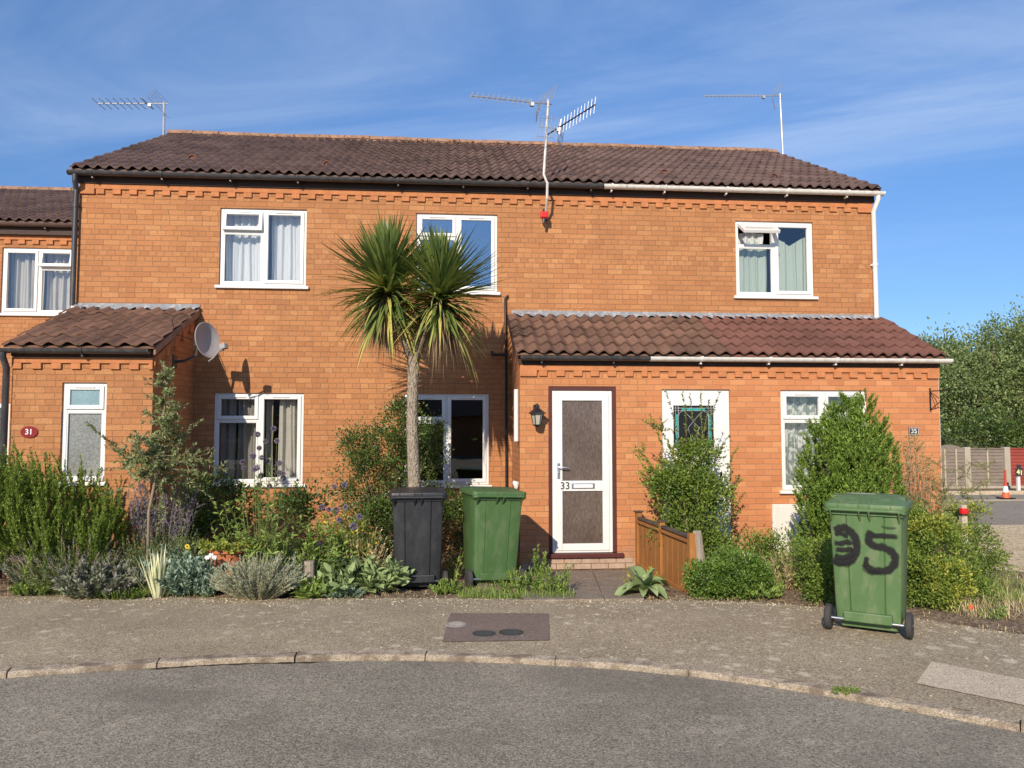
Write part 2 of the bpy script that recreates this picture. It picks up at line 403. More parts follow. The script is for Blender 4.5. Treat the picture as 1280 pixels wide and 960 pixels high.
M['bark_palm'] = (lambda: (lambda N: N.fin(N.bsdf(
    N.mix(N.ramp(N.noise(N.scale(N.obj(), (1,1,.35)), 60, 5, .7), [(.35, 0), (.65, 1)]), (.13,.10,.075), (.45,.38,.29)), .95, 0, .15,
    N.bump(N.voro(N.scale(N.obj(), (1,1,.6)), 55, 'Distance', 'F1'), 1.0, .012))))(NT('fibrous_palm_bark')))()
M['bark'] = simple('brown_bark', (.14,.10,.07), .95, var=.4, sc=25, bump=.9, bsc=50)
M['twig'] = simple('pale_twig', (.26,.20,.13), .9, var=.3, sc=20)
M['greenstem'] = simple('green_stem', (.14,.19,.06), .8, var=.3, sc=15)
M['drystem'] = simple('dry_stem', (.42,.33,.18), .9, var=.3, sc=15)

# ---------------------------------------------------------------- houses
MY, RY, LY, NY = 10.7, 9.5, 9.25, 12.97
XL, XB1, XB2, XR = -4.98, -1.21, 2.5, 6.21
PLX, PRX, PRR = -3.42, .89, 6.36            # left porch right side, right porch left side / right side
ZT = 4.92; EY, EZ, RYD, RZ = 10.545, 5.075, 14.1, 6.90
def panel(mb, x0, x1, z0, z1, y, ops, depth=.1, thick=.28):
    xs = sorted({x0, x1}|{v for o in ops for v in (o[0], o[1])}); zs = sorted({z0, z1}|{v for o in ops for v in (o[2], o[3])})
    for i in range(len(xs)-1):
        for j in range(len(zs)-1):
            cx, cz = (xs[i]+xs[i+1])/2, (zs[j]+zs[j+1])/2
            if any(o[0] < cx < o[1] and o[2] < cz < o[3] for o in ops): continue
            for yy in (y, y+thick):
                mb.add([(xs[i],yy,zs[j]),(xs[i+1],yy,zs[j]),(xs[i+1],yy,zs[j+1]),(xs[i],yy,zs[j+1])], [(0,1,2,3)])
    for (a,b,c,d) in ops:
        Y2 = y+thick
        mb.add([(a,y,c),(a,Y2,c),(a,Y2,d),(a,y,d)], [(0,1,2,3)]); mb.add([(b,y,c),(b,Y2,c),(b,Y2,d),(b,y,d)], [(3,2,1,0)])
        mb.add([(a,y,d),(b,y,d),(b,Y2,d),(a,Y2,d)], [(3,2,1,0)]); mb.add([(a,y,c),(b,y,c),(b,Y2,c),(a,Y2,c)], [(0,1,2,3)])
def rect(px0, py0, px1, py1, Y):
    a, b = P(px0, py0, Y), P(px1, py1, Y); return (a.x, b.x, b.z, a.z)
def dentils(parent, x0, x1, y, ztop, phase=0.0):
    mb = MB(); mb.box(x0, x1, y-.026, y-.001, ztop-.07, ztop)
    x = x0+phase
    while x < x1-.03:
        w = .106*random.uniform(.97, 1.03)
        mb.box(max(x, x0), min(x+w, x1), y-.0245-random.uniform(0, .004), y-.001, ztop-.138, ztop-.0705); x += .2165
    mb.build('dentil_course', M['brick_trim'], parent, bevel=.003, seg=1)
def tiles(parent, mat, x0, x1, e, r, name='roof', tw=.30, gauge=.325, seed=1, deck=True):
    rs = random.Random(seed)
    e = Vector((0, e[0], e[1])); r = Vector((0, r[0], r[1])); L = (r-e).length; d = (r-e)/L
    nrm = Vector((0, -d.z, d.y)); nr = max(1, round(L/gauge)); g = L/nr; nc = max(1, round((x1-x0)/tw)); w = (x1-x0)/nc
    NP = 13; vs = []; fs = []
    prof = [(k/(NP-1), .046*(.5-.5*math.cos(4*PI*k/(NP-1)))**1.25) for k in range(NP)]
    for j in range(nr):
        for i in range(nc):
            tl = rs.uniform(-.004, .004); sk = rs.uniform(-.006, .006); lift = rs.uniform(0, .006)
            b = len(vs); a0 = e+d*(j*g-.03+sk); a1 = e+d*((j+1)*g+.02)
            for (u, h) in prof:
                x = x0+(i+u)*w; hh = h+tl*(u-.5)*2
                p0 = a0+nrm*(hh+.034+lift); p1 = a1+nrm*(hh*.97+.004); p2 = a0+nrm*(hh+.012+lift)
                vs += [(x, p0.y, p0.z), (x, p1.y, p1.z), (x, p2.y, p2.z)]
            for k in range(NP-1):
                q = b+3*k
                fs.append((q, q+3, q+4, q+1)); fs.append((q+2, q+5, q+3, q))
    mb = MB(); mb.v = vs; mb.f = fs
    if deck:
        y0, z0 = e.y, e.z; y1, z1 = r.y, r.z
        mb.prism_x([(y0,z0-.02),(y1,z1-.02),(y1,z1+.004),(y0,z0+.004)], x0+.004, x1-.004)
    return mb.build(name, mat, parent, smooth=False, fix=False)
def gutter(parent, mat, x0, x1, y, z, brk=.9, ph=.3, name='gutter'):
    mb = MB(); r = .056; n = 8
    out = [(y-r*math.cos(PI*k/n), z-r*math.sin(PI*k/n)) for k in range(n+1)]
    inn = [(y-(r-.006)*math.cos(PI*k/n), z-(r-.006)*math.sin(PI*k/n)) for k in range(n+1)][::-1]
    mb.prism_x(out+inn, x0, x1)
    mb.box(x0-.003, x0+.003, y-r, y+r, z-r*.6, z+.001); mb.box(x1-.003, x1+.003, y-r, y+r, z-r*.6, z+.001)
    x = x0+ph
    while x < x1-.05:
        o2 = [(y-(r+.006)*math.cos(PI*k/n), z-(r+.006)*math.sin(PI*k/n)) for k in range(n+1)]
        mb.prism_x([(y-r-.006, z+.008)]+o2+[(y+r, z+.008)], x, x+.026)
        mb.box(x, x+.02, y+.0, y+.08, z-r-.03, z-r-.007); x += brk
    return mb.build(name, mat, parent, smooth='auto', fix=True)
def window(parent, R, Y, cells, glass='glass', cur=None, sill=True, label=None, rec=.028):
    """cells: (fx0,fx1,fz0,fz1,kind,open_deg)"""
    x0, x1, z0, z1 = R; W, H = x1-x0, z1-z0; y = Y+rec; fw = .05
    fr = MB(); fr.box(x0, x0+fw, y, y+.07, z0, z1); fr.box(x1-fw, x1, y, y+.07, z0, z1)
    fr.box(x0+fw, x1-fw, y, y+.07, z0, z0+fw); fr.box(x0+fw, x1-fw, y, y+.07, z1-fw, z1)
    vx = sorted({c[0] for c in cells}-{0}); 
    for v in vx: fr.box(x0+v*W-.03, x0+v*W+.03, y+.002, y+.068, z0+fw, z1-fw)
    for c in cells:
        if c[2] > 0:
            a = x0+fw if c[0] == 0 else x0+c[0]*W+.03; b = x1-fw if c[1] == 1 else x0+c[1]*W-.03
            fr.box(a, b, y+.002, y+.068, z0+c[2]*H-.025, z0+c[2]*H+.025)
    win = fr.build('window', M['upvc'], parent, bevel=.004)
    if label: win['label'] = label
    for c in cells:
        a = x0+(fw if c[0] == 0 else c[0]*W+.03); b = x0+(W-fw if c[1] == 1 else c[1]*W-.03)
        lo = z0+(fw if c[2] == 0 else c[2]*H+.025); hi = z0+(H-fw if c[3] == 1 else c[3]*H-.025)
        if c[4] == 'sash':
            s = .034; o = .014
            m = MB(); yy = y-.016
            m.box(a-o, a+s, yy, yy+.05, lo-o, hi+o); m.box(b-s, b+o, yy, yy+.05, lo-o, hi+o)
            m.box(a+s, b-s, yy, yy+.05, lo-o, lo+s); m.box(a+s, b-s, yy, yy+.05, hi-s, hi+o)
            if len(c) > 6: m.box((a+b)/2-.11, (a+b)/2+.11, yy-.012, yy-.001, hi-.012, hi+.006)
            me = m.mesh('sash')
            g = MB().box(a+s-.003, b-s+.003, yy+.02, yy+.032, lo+s-.003, hi-s+.003).mesh('pane')
            ang = math.radians(c[5]) if len(c) > 5 else 0
            if ang:
                piv = Vector((0, yy+.01, hi+o))
                T = Matrix.Translation(piv)@Matrix.Rotation(-ang, 4, 'X')@Matrix.Translation(-piv)
                me.transform(T); g.transform(T)
            link_mesh('sash', me, M['upvc'], win, bevel=.006); link_mesh('pane', g, M[c[7] if len(c) > 7 else glass], win)
        else:
            g = MB().box(a-.003, b+.003, y+.028, y+.04, lo-.003, hi+.003).mesh('pane')
            link_mesh('pane', g, M[c[7] if len(c) > 7 else glass], win)
            q = .012; m = MB(); m.box(a, a+q, y+.006, y+.027, lo, hi); m.box(b-q, b, y+.006, y+.027, lo, hi); m.box(a+q, b-q, y+.006, y+.027, lo, lo+q); m.box(a+q, b-q, y+.006, y+.027, hi-q, hi)
            m.build('bead', M['upvc'], win)
    if sill: MB().box(x0-.045, x1+.045, Y-.045, y+.03, z0-.045, z0-.002).build('window_sill', M['upvc'], win, bevel=.008)
    else: MB().box(x0, x1, Y-.015, y+.03, z0-.03, z0-.002).build('window_sill', M['upvc'], win, bevel=.006)
    if cur:
        for (a, b, c, d, mat, amp, top) in cur:   # fractions of the opening
            curtain(win, x0+a*W, x0+b*W, z0+c*H, z0+d*H, Y+.19, mat, amp, top)
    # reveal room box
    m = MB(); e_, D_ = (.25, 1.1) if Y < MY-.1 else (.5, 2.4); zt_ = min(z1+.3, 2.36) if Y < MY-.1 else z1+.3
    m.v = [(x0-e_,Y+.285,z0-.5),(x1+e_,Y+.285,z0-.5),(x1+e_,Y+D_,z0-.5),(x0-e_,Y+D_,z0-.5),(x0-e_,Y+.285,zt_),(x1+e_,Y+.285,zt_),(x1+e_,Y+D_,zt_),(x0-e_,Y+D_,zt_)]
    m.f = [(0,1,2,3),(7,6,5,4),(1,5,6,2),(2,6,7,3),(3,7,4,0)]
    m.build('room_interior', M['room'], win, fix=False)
    return win
def curtain(win, x0, x1, z0, z1, y, mat, amp=.022, top=None):
    n = max(12, int((x1-x0)*110)); rows = 10; vs = []; fs = []; ph = random.uniform(0, 6)
    for j in range(rows+1):
        v = j/rows
        for i in range(n+1):
            u = i/n; x = x0+u*(x1-x0)
            zt = z1
            if top == 'scallop': zt = z1-.10*abs(math.sin(u*PI*1.5+.3))
            if top == 'v': zt = z1-.16*(1-abs(2*u-1))-.12
            z = z0+v*(zt-z0)
            off = amp*math.sin(x*55+ph+1.3*math.sin(x*13))+amp*.5*math.sin(x*118+ph*2+v)
            vs.append((x+.012*math.sin(v*3+x*20)*(1-v), y+off, z))
    for j in range(rows):
        for i in range(n): a = j*(n+1)+i; fs.append((a, a+1, a+n+2, a+n+1))
    mb = MB(); mb.v = vs; mb.f = fs
    mb.build('curtain', M[mat], win, smooth=True, fix=False)
def text(parent, body, size, loc, mat, rot=(PI/2, 0, 0), ext=.002, name='number', bold=0, align='CENTER', local=False):
    cu = bpy.data.curves.new(name, 'FONT'); cu.body = body; cu.size = size; cu.extrude = ext; cu.align_x = align; cu.align_y = 'CENTER'; cu.offset = bold
    tmp = bpy.data.objects.new('tmp', cu); COL.objects.link(tmp); tmp.location = loc; tmp.rotation_euler = rot
    bpy.context.view_layer.update()
    me = bpy.data.meshes.new_from_object(tmp); me.transform(tmp.matrix_world)
    bpy.data.objects.remove(tmp)
    return link_mesh(name, me, M[mat], parent, local=local)
def half_tube(mb, x0, x1, y, z, r, n=8, tilt=0):
    vs = []
    for x in (x0, x1):
        for rr in (r, r-.015):
            for k in range(n+1):
                t = PI*k/n; vs.append((x, y-rr*math.cos(t), z+rr*math.sin(t)*.8+(tilt if x == x1 else 0)))
    m = n+1; fs = []
    for k in range(n):
        fs += [(k, k+1, 2*m+k+1, 2*m+k), (k, m+k, m+k+1, k+1), (2*m+k, 2*m+k+1, 3*m+k+1, 3*m+k)]
    mb.add(vs, fs)

def row_house(nm, label, x0, x1, tile, ridge_x, ops_up, wallmat, group='terraced houses in the row'):
    return thing(nm, label, 'house', ((x0+x1)/2, MY, -.12), group)
h31 = row_house('terraced_house', 'left brick house of the facing row with its own small tiled porch and satellite dish', XL, XB1, 0, 0, 0, 0)
h33 = row_house('terraced_house', 'middle brick house of the facing row, with glazed white front door numbered 33', XB1, XB2, 0, 0, 0, 0)
h35 = row_house('terraced_house', 'right brick house with white gutters, its door hidden behind a climbing shrub', XB2, XR, 0, 0, 0, 0)
h29 = thing('terraced_house', 'neighbouring brick house at far left, set back with a lower roofline', 'house', (-9.5, NY, -.12), 'terraced houses in the row')

R31u = rect(275.5, 259.5, 382, 358, MY); R33u = rect(520.5, 266, 621.5, 365.5, MY); R35u = rect(919, 275.5, 1018, 371, MY)
R31l = rect(268, 491, 378, 604.5, MY); R33l = rect(505, 492, 611, 606, MY)
R35l = rect(975.5, 487.5, 1087, 612, RY); RP = rect(78, 478, 130, 602, LY)
D33 = (1.245, 2.10, .075, 2.135); D35 = (2.69, 3.575, .055, 2.11)
D35 = rect(827, 486.5, 915.5, 691, RY)
# main front walls
zf = -.2
for (h, a, b, ops, mt) in ((h31, XL, XB1, [R31u, R31l], 'brick'), (h33, XB1, XB2, [R33u, R33l], 'brick'), (h35, XB2, XR, [R35u], 'brick')):
    mb = MB(); panel(mb, a, b, zf, ZT+.08, MY, ops)
    MB().add([(a, 17.5, zf), (b, 17.5, zf), (b, 17.5, ZT), (a, 17.5, ZT)], [(3,2,1,0)]).build('rear_wall', M[mt], h, fix=False)
    if h is h31:
        mb.prism_x([(MY+.001, zf), (17.499, zf), (17.499, ZT+.05), (RYD, RZ-.06), (MY+.001, ZT+.12)], XL, XL+.25)
        # porch shell
        panel(mb, XL, PLX, zf, 2.41, LY, [RP])
        mb.prism_x([(LY+.001, zf), (MY-.001, zf), (MY-.001, 3.14), (LY+.001, 2.47)], PLX-.2, PLX)
        mb.prism_x([(LY+.001, zf), (MY-.001, zf), (MY-.001, 3.14), (LY+.001, 2.47)], XL, XL+.2)
    if h is h35: mb.prism_x([(MY+.001, zf), (17.499, zf), (17.499, ZT+.05), (RYD, RZ-.06), (MY+.001, ZT+.12)], XR-.25, XR)
    w = mb.build('wall', M[mt], h, fix=False)
    dentils(h, a+(0.002 if h is h31 else .0), b, MY, ZT, {h31: 0.0, h33: .12, h35: .03}[h])
# party walls so that rooms stay separate
for x in (XB1, XB2):
    MB().prism_x([(MY+.02, zf), (17.4, zf), (17.4, ZT+.0), (RYD, RZ-.1), (MY+.02, ZT+.05)], x-.05, x+.05).build('party_wall', M['room'], h33)
# right hand porch shells
mb = MB(); panel(mb, PRX, XB2, zf, 2.41, RY, [(D33[0], D33[1], D33[2]-.05, D33[3])])
mb.prism_x([(RY+.001, zf), (MY-.001, zf), (MY-.001, 3.10), (RY+.001, 2.44)], PRX, PRX+.2)
mb.build('porch_wall', M['brick_porch'], h33, fix=False)
mb = MB(); panel(mb, XB2, PRR, zf, 2.41, RY, [D35, R35l])
mb.prism_x([(RY+.001, zf), (MY-.001, zf), (MY-.001, 3.10), (RY+.001, 2.44)], PRR-.2, PRR)
mb.build('porch_wall', M['brick_red'], h35, fix=False)
MB().box(XB2-.05, XB2+.05, RY+.285, MY-.002, zf, 2.38).build('party_wall', M['room'], h33)
dentils(h33, PRX, XB2, RY, 2.398, 0.02); dentils(h35, XB2, PRR, RY, 2.398, .05); dentils(h31, XL, PLX, LY, 2.43, 0.0)
# slightly projecting corbels at the eaves corners
for (h, x0_, x1_, y_, z_) in ((h31, XL, XL+.2, MY, ZT), (h35, XR-.22, XR, MY, ZT), (h33, PRX, PRX+.21, RY, 2.398), (h35, PRR-.16, PRR, RY, 2.398)):
    MB().box(x0_-.002, x1_, y_-.031, y_+.01, z_-.142, z_-.002).build('corbel', M['brick_trim'], h, bevel=.003, seg=1)

# roofs
for (h, a, b, sd) in ((h31, XL-.05, XB1, 11), (h33, XB1, XB2, 12), (h35, XB2, XR+.05, 13)):
    r = tiles(h, M['tile'], a, b, (EY, EZ), (RYD, RZ), seed=sd)
    m = MB(); m.prism_x([(RYD, RZ-.02), (17.8, EZ-.02), (17.8, EZ+.01), (RYD, RZ+.01)], a+.004, b-.004)
    m.build('rear_slope', M['tile'], r)
    rg = MB(); x = a-.02 if h is h31 else a
    while x < b-.02:
        x2 = min(x+.45, b+(.02 if h is h35 else 0)); half_tube(rg, x, x2-.012, RYD, RZ+random.uniform(.0, .012), .115, tilt=random.uniform(-.008, .008)); x = x2
    rg.box(a+.01, b-.01, RYD-.1, RYD+.1, RZ-.02, RZ+.045)
    rgo = rg.build('ridge_tiles', M['ridge'], r, smooth=False)
    # ragged bedding mortar crumbs along the ridge
    cr = MB()
    for i in range(int((b-a)*16)):
        xx = random.uniform(a, b); s = random.uniform(.01, .03)
        cr.obox((xx, RYD-.115+random.uniform(-.02, .01), RZ+.01+random.uniform(-.012, .012)), (s*2, s, s*.8), Euler((random.random(), random.random(), random.random())).to_matrix())
    o = cr.build('ridge_mortar', M['ridge'], r); o['kind'] = 'stuff'
    # mortar verge
    if h is h31: xs = (a-.012, a+.01)
    elif h is h35: xs = (b-.01, b+.012)
    else: xs = None
    if xs: MB().prism_x([(EY+.02, EZ-.06), (RYD, RZ-.075), (RYD, RZ+.02), (EY, EZ+.03)], *xs).build('verge', M['ridge'], r)
vy = 11.55
for (h, px, py) in ((h31, 242, 198), (h31, 410, 206), (h35, 829, 216), (h35, 965, 221)):
    t = 0
    for k in range(60):
        yy = EY+k*.05; q = P(px, py, yy); zz = EZ+(RZ-EZ)*(yy-EY)/(RYD-EY)+.045
        if q.z <= zz: break
    rf = [c for c in h.children if c.name.startswith('roof')][0]
    mb = MB(); vs = []; n = 8; x = q.x; s = (RZ-EZ)/(RYD-EY)
    for j, (yy, rr) in enumerate(((q.y-.07, .072), (q.y-.07, .056), (q.y+.13, .06))):
        zb = zz+(yy-q.y)*s+.0
        vs.append([(x-rr*math.cos(PI*k/n), yy, zb+rr*1.0*math.sin(PI*k/n)-(.05 if j == 2 else 0)) for k in range(n+1)])
    mb.loft([vs[1], vs[0], vs[2]], caps=False)
    mb.box(x-.05, x+.05, q.y-.05, q.y-.04, zz-.07, zz+.01)
    o = mb.build('roof_vent', M['tile_red'], rf)
# porch roofs
PE = 2.53; PTOP = 3.19
rp33 = tiles(h33, M['tile_porch'], PRX-.06, XB2+.0, (RY-.12, PE), (MY-.01, PTOP), 'porch_roof', .33, .30, 21)
rp35a = tiles(h35, M['tile_porch'], XB2, 3.55, (RY-.12, PE), (MY-.01, PTOP), 'porch_roof', .33, .30, 22)
rp35b = tiles(h35, M['tile_red'], 3.55, PRR+.02, (RY-.12, PE), (MY-.01, PTOP), 'porch_roof', .33, .30, 23); rp35b['label'] = 'cleaner red replacement tiles'
rp31 = tiles(h31, M['tile_porch'], XL-.05, PLX+.05, (LY-.12, 2.545), (MY-.01, 3.21), 'porch_roof', .39, .36, 24)
for (rf, x, z0_, z1_, ye) in ((rp31, PLX+.035, 2.52, 3.21, LY-.10), (rp33, PRX-.07, PE, PTOP, RY-.10), (rp35b, PRR+.01, PE, PTOP, RY-.10)):
    MB().prism_x([(ye, z0_-.06), (MY-.003, z1_-.075), (MY-.003, z1_+.02), (ye, z0_+.02)], x, x+.022).build('verge', M['fascia'] if rf is not rp31 else M['ridge'], rf)
# stepped brick corbel beneath the left porch verge
mb = MB()
for k in range(5):
    yy = LY+.05+k*.28; zz = 2.47+(yy-LY)*.47
    mb.box(PLX+.002, PLX+.03, yy, yy+.11, zz-.14, zz-.05)
mb.prism_x([(LY+.0, 2.43), (MY-.15, 3.07), (MY-.15, 2.98), (LY+.0, 2.34)], PLX+.001, PLX+.02)
mb.build('dentil_course', M['brick_trim'], h31)
def flashing(h, x0, x1, ztop, name='lead_flashing'):
    mb = MB(); mb.box(x0, x1, MY-.012, MY-.001, ztop-.03, ztop+.078)
    n = int((x1-x0)/.02); vs = []; fs = []; s = (PTOP-PE)/(MY-.01-RY+.12)
    for i in range(n+1):
        x = x0+(x1-x0)*i/n; dn = .10+.035*math.sin(x*2*PI/.16)+random.uniform(-.022, .022)
        w = .015*math.cos(x*2*PI/.16)
        vs += [(x, MY-.01, ztop+.02), (x, MY-.05, ztop+.02-.02+.045+w*.3), (x, MY-dn-.02, ztop+.045-s*dn+w)]
    for i in range(n): a = 3*i; fs += [(a, a+1, a+4, a+3), (a+1, a+2, a+5, a+4)]
    mb.add(vs, fs); mb.build(name, M['lead'], h, fix=False)
flashing(h31, XL+.0, PLX+.06, 3.215); flashing(h33, PRX-.01, XB2, 3.19); flashing(h35, XB2, XR+.02, 3.19)
# gutters and fascias
gx = P(755, 240, EY).x
GY, GZ = EY+.005, 5.045
for (h, a, b) in ((h31, XL-.02, XB1), (h33, XB1, XB2), (h35, XB2, XR+.02)):
    MB().box(a, b, MY-.05, MY-.002, ZT+.001, EZ-.01).build('fascia', M['fascia'], h)
gutter(h31, M['dark_plastic'], XL-.09, XB1, GY, GZ)
gutter(h33, M['dark_plastic'], XB1, gx, GY, GZ, ph=.5)
gutter(h33, M['upvc_old'], gx, XB2, GY-.002, GZ, ph=.1)
gutter(h35, M['upvc_old'], XB2, XR+.10, GY-.002, GZ, ph=.55)
for (h, a, b, Y, z) in ((h33, PRX-.02, XB2, RY, 2.405), (h35, XB2, PRR, RY, 2.405), (h31, XL, PLX, LY, 2.435)):
    MB().box(a, b, Y-.045, Y-.002, z, z+.09).build('fascia', M['fascia'], h)
gutter(h33, M['dark_plastic'], PRX+.0, XB2, RY-.115, 2.50, ph=.25)
gutter(h35, M['upvc_old'], XB2, PRR+.09, RY-.115, 2.50, ph=.65, brk=.88)
gutter(h31, M['dark_plastic'], XL-.35, PLX-.01, LY-.115, 2.515, ph=.25)
# downpipes
def pipe(h, pts, r, mat, name='downpipe', clips=()):
    mb = MB(); mb.tube(pts, r, 12)
    for (x, y, z) in clips: mb.lathe([(r+.008, -.02), (r+.008, .02)], (x, y, z), 'z', 12); mb.box(x-.05, x+.05, y+r*.5, y+r+.02, z-.012, z+.012)
    return mb.build(name, mat, h, smooth='auto')
pipe(h31, [(XL-.0, GY, GZ-.03), (XL-.0, GY, GZ-.12), (XL-.025, MY-.05, ZT-.10), (XL-.025, MY-.05, 3.25)], .034, M['dark_plastic'], clips=[(XL-.025, MY-.05, 4.6)])
pipe(h31, [(XL-.05, LY-.115, 2.48), (XL-.05, LY-.115, 2.42), (XL-.045, LY-.04, 2.30), (XL-.045, LY-.04, -.1)], .036, M['dark_plastic'])
pipe(h35, [(XR+.02, GY, GZ-.03), (XR+.02, GY, GZ-.10), (XR+.005, MY-.045, ZT-.13), (XR+.005, MY-.045, 3.22)], .034, M['upvc'], clips=[(XR+.005, MY-.045, 4.0)])
pipe(h35, [(PRR+.02, RY+.06, 2.40), (PRR+.02, RY+.06, -.1)], .022, M['upvc'])
a = P(632, 370, MY); 
pipe(h33, [(a.x+.03, MY-.02, a.z+.0), (a.x-.01, MY-.045, a.z-.05), (a.x+.005, MY-.04, 2.6), (a.x+.01, MY-.04, 0.9), (a.x+.01, MY-.04, -.1)], .016, M['black'], 'waste_pipe')
pipe(h33, [(a.x-.19, MY-.005, P(632, 440, MY).z), (a.x-.19, MY-.05, P(632, 444, MY).z), (a.x, MY-.045, P(632, 444, MY).z)], .016, M['black'], 'waste_pipe')
pipe(h33, [(PRX-.035, RY+.12, 2.10), (PRX-.035, RY+.12, 1.45)], .03, M['upvc'], 'downpipe')
pipe(h33, [(PRX-.035, RY+.12, .95), (PRX-.04, RY+.12, .93), (PRX-.035, RY+.12, .86)], [.04, .045, .02], M['upvc_old'], 'pipe_fitting')
pipe(h33, [(PRX-.03, RY+.10, .80), (PRX-.03, RY+.10, .10)], .028, M['upvc_old'], 'downpipe')
# cable across the left porch flashing
pts = []
for k in range(12):
    u = k/11; q = P(97+u*60, 383+u*16-4*math.sin(u*PI)+6*u*u, MY-.05-.25*u); pts.append(q)
MB().tube(pts, .005, 5).build('cable', M['black'], h31)

# windows
TL = .70
c2 = lambda op=0, gl='glass', gr='glass': [(0, .5, 0, TL, 'fixed', 0, 0, gl), (0, .5, TL, 1, 'sash', op, 1, gl), (.5, 1, 0, 1, 'sash', 0, 0, gr)]
def strip_vent(c): return [tuple(x[:6])+tuple(x[6:]) for x in c]
window(h31, R31u, MY, c2(9), cur=[(.03, .49, .02, .97, 'cur_white', .02, None), (.56, .99, .02, .97, 'cur_white', .02, None)])
window(h31, R31l, MY, c2(0), cur=[(.0, .20, 0, 1, 'cur_grey', .03, None), (.23, .50, 0, 1, 'cur_grey', .035, None), (.55, .63, 0, 1, 'cur_grey', .02, None), (.70, 1.0, 0, 1, 'cur_cream', .035, None)])
window(h33, R33u, MY, c2(0, 'glass_sky', 'glass_sky'))
window(h33, R33l, MY, c2(0, 'glass', 'glass'))
window(h35, R35u, MY, [(0, .5, 0, TL-.03, 'fixed', 0), (0, .5, TL-.03, 1, 'sash', 58), (.5, 1, 0, 1, 'sash', 0)], cur=[(.02, .46, 0, .80, 'cur_green', .014, 'scallop'), (.0, .42, .73, .96, 'cur_white', .02, 'scallop'), (.54, .99, 0, .97, 'cur_green', .012, 'v')])
window(h35, R35l, RY, c2(0), cur=[(.0, 1.0, 0, .99, 'cur_lace', .02, None)])
window(h31, RP, LY, [(0, 1, 0, .72, 'fixed', 0, 0, 'frosted_grey'), (0, 1, .72, 1, 'sash', 0, 0, 'frosted_blue')], sill=True)
# neighbour house
NR = rect(3, 309, 92, 392.5, NY); NR2 = rect(-70, 503, 9, 600, NY)
mb = MB(); panel(mb, -14, XL-.002, zf, 4.8, NY, [NR, NR2]); MB().add([(-14, 19.4, zf), (XL, 19.4, zf), (XL, 19.4, 4.8), (-14, 19.4, 4.8)], [(3,2,1,0)]).build('rear_wall', M['brick'], h29, fix=False)
mb.build('wall', M['brick'], h29, fix=False); dentils(h29, -14, XL-.004, NY, 4.74, .11)
NE = (12.82, 4.94); NRD = (16.3, 6.47)
r = tiles(h29, M['tile'], -14, XL-.004, NE, NRD, seed=31)
MB().prism_x([(NRD[0], NRD[1]-.02), (19.9, NE[1]-.02), (19.9, NE[1]+.01), (NRD[0], NRD[1]+.01)], -14, XL-.01).build('rear_slope', M['tile'], r)
rg = MB(); x = -14
while x < XL-.3: half_tube(rg, x, x+.44, NRD[0], NRD[1]+random.uniform(0, .01), .115); x += .45
rg.box(-14, XL-.02, NRD[0]-.1, NRD[0]+.1, NRD[1]-.02, NRD[1]+.045)
rg.build('ridge_tiles', M['ridge'], r)
MB().box(-14, XL-.004, NY-.09, NY-.002, 4.741, 4.87).build('fascia', M['fascia'], h29)
M['brown_gutter'] = simple('brown_gutter', (.11,.07,.06), .45, var=.15)
gutter(h29, M['brown_gutter'], -14, XL-.01, NE[0]+.0, 4.91)
window(h29, NR, NY, [(0, .5, 0, 1, 'sash', 0), (.5, 1, 0, .70, 'fixed', 0), (.5, 1, .70, 1, 'sash', 12)], cur=[(.05, .5, 0, .98, 'cur_cream', .03, None), (.55, .99, 0, .98, 'cur_cream', .03, None)])
window(h29, NR2, NY, [(0, .5, 0, 1, 'sash', 0), (.5, 1, 0, 1, 'sash', 0)])

# door 33
fr = MB(); x0, x1, z0, z1 = D33; y = RY+.03
fr.box(x0, x0+.047, y-.02, y+.08, z0, z1); fr.box(x1-.047, x1, y-.02, y+.08, z0, z1); fr.box(x0+.047, x1-.047, y-.02, y+.08, z1-.052, z1)
fr.build('door_frame', M['brown_frame'], h33, bevel=.003)
MB().box(x0-.05, x1+.075, RY-.05, RY+.1, z0-.055, z0-.003).build('door_sill', M['brown_frame'], h33, bevel=.006)
x0 += .049; x1 -= .049; z1 -= .054; y = RY+.022
m = MB(); w = .05
m.box(x0, x0+w, y, y+.07, z0, z1); m.box(x1-w, x1, y, y+.07, z0, z1); m.box(x0+w, x1-w, y, y+.07, z1-w, z1); m.box(x0+w, x1-w, y, y+.07, z0, z0+.035)
a, b = x0+w-.008, x1-w+.008; c, d = z0+.028, z1-w+.01; yy = y-.014; s = .085
m.box(a, a+s, yy, yy+.05, c, d); m.box(b-s, b, yy, yy+.05, c, d); m.box(a+s, b-s, yy, yy+.05, d-s, d); m.box(a+s, b-s, yy, yy+.05, c, c+.085)
zm0, zm1 = P(728, 614, RY).z, P(728, 601, RY).z
m.box(a+s, b-s, yy, yy+.05, zm0, zm1)
door = m.build('door', M['upvc'], h33, bevel=.006)
for (lo, hi) in ((c+.085, zm0), (zm1, d-s)):
    MB().box(a+s-.004, b-s+.004, yy+.02, yy+.034, lo-.004, hi+.004).build('pane', M['frosted_brown'], door)
text(door, '33', .125, (P(706.5, 607.5, RY).x, yy-.003, (zm0+zm1)/2), 'sign_slate', bold=.001)
lb = P(727, 607.5, RY).x
MB().box(lb-.145+.02+.0, lb+.145+.02, yy-.01, yy-.001, (zm0+zm1)/2-.034, (zm0+zm1)/2+.034).build('letterbox', M['chrome'], door, bevel=.004)
MB().box(lb-.12+.02, lb+.12+.02, yy-.0135, yy-.0105, (zm0+zm1)/2-.021, (zm0+zm1)/2+.021).build('letterbox', M['white_pl'], door, bevel=.001)
hz = P(700, 584, RY).z; hx = a+.035
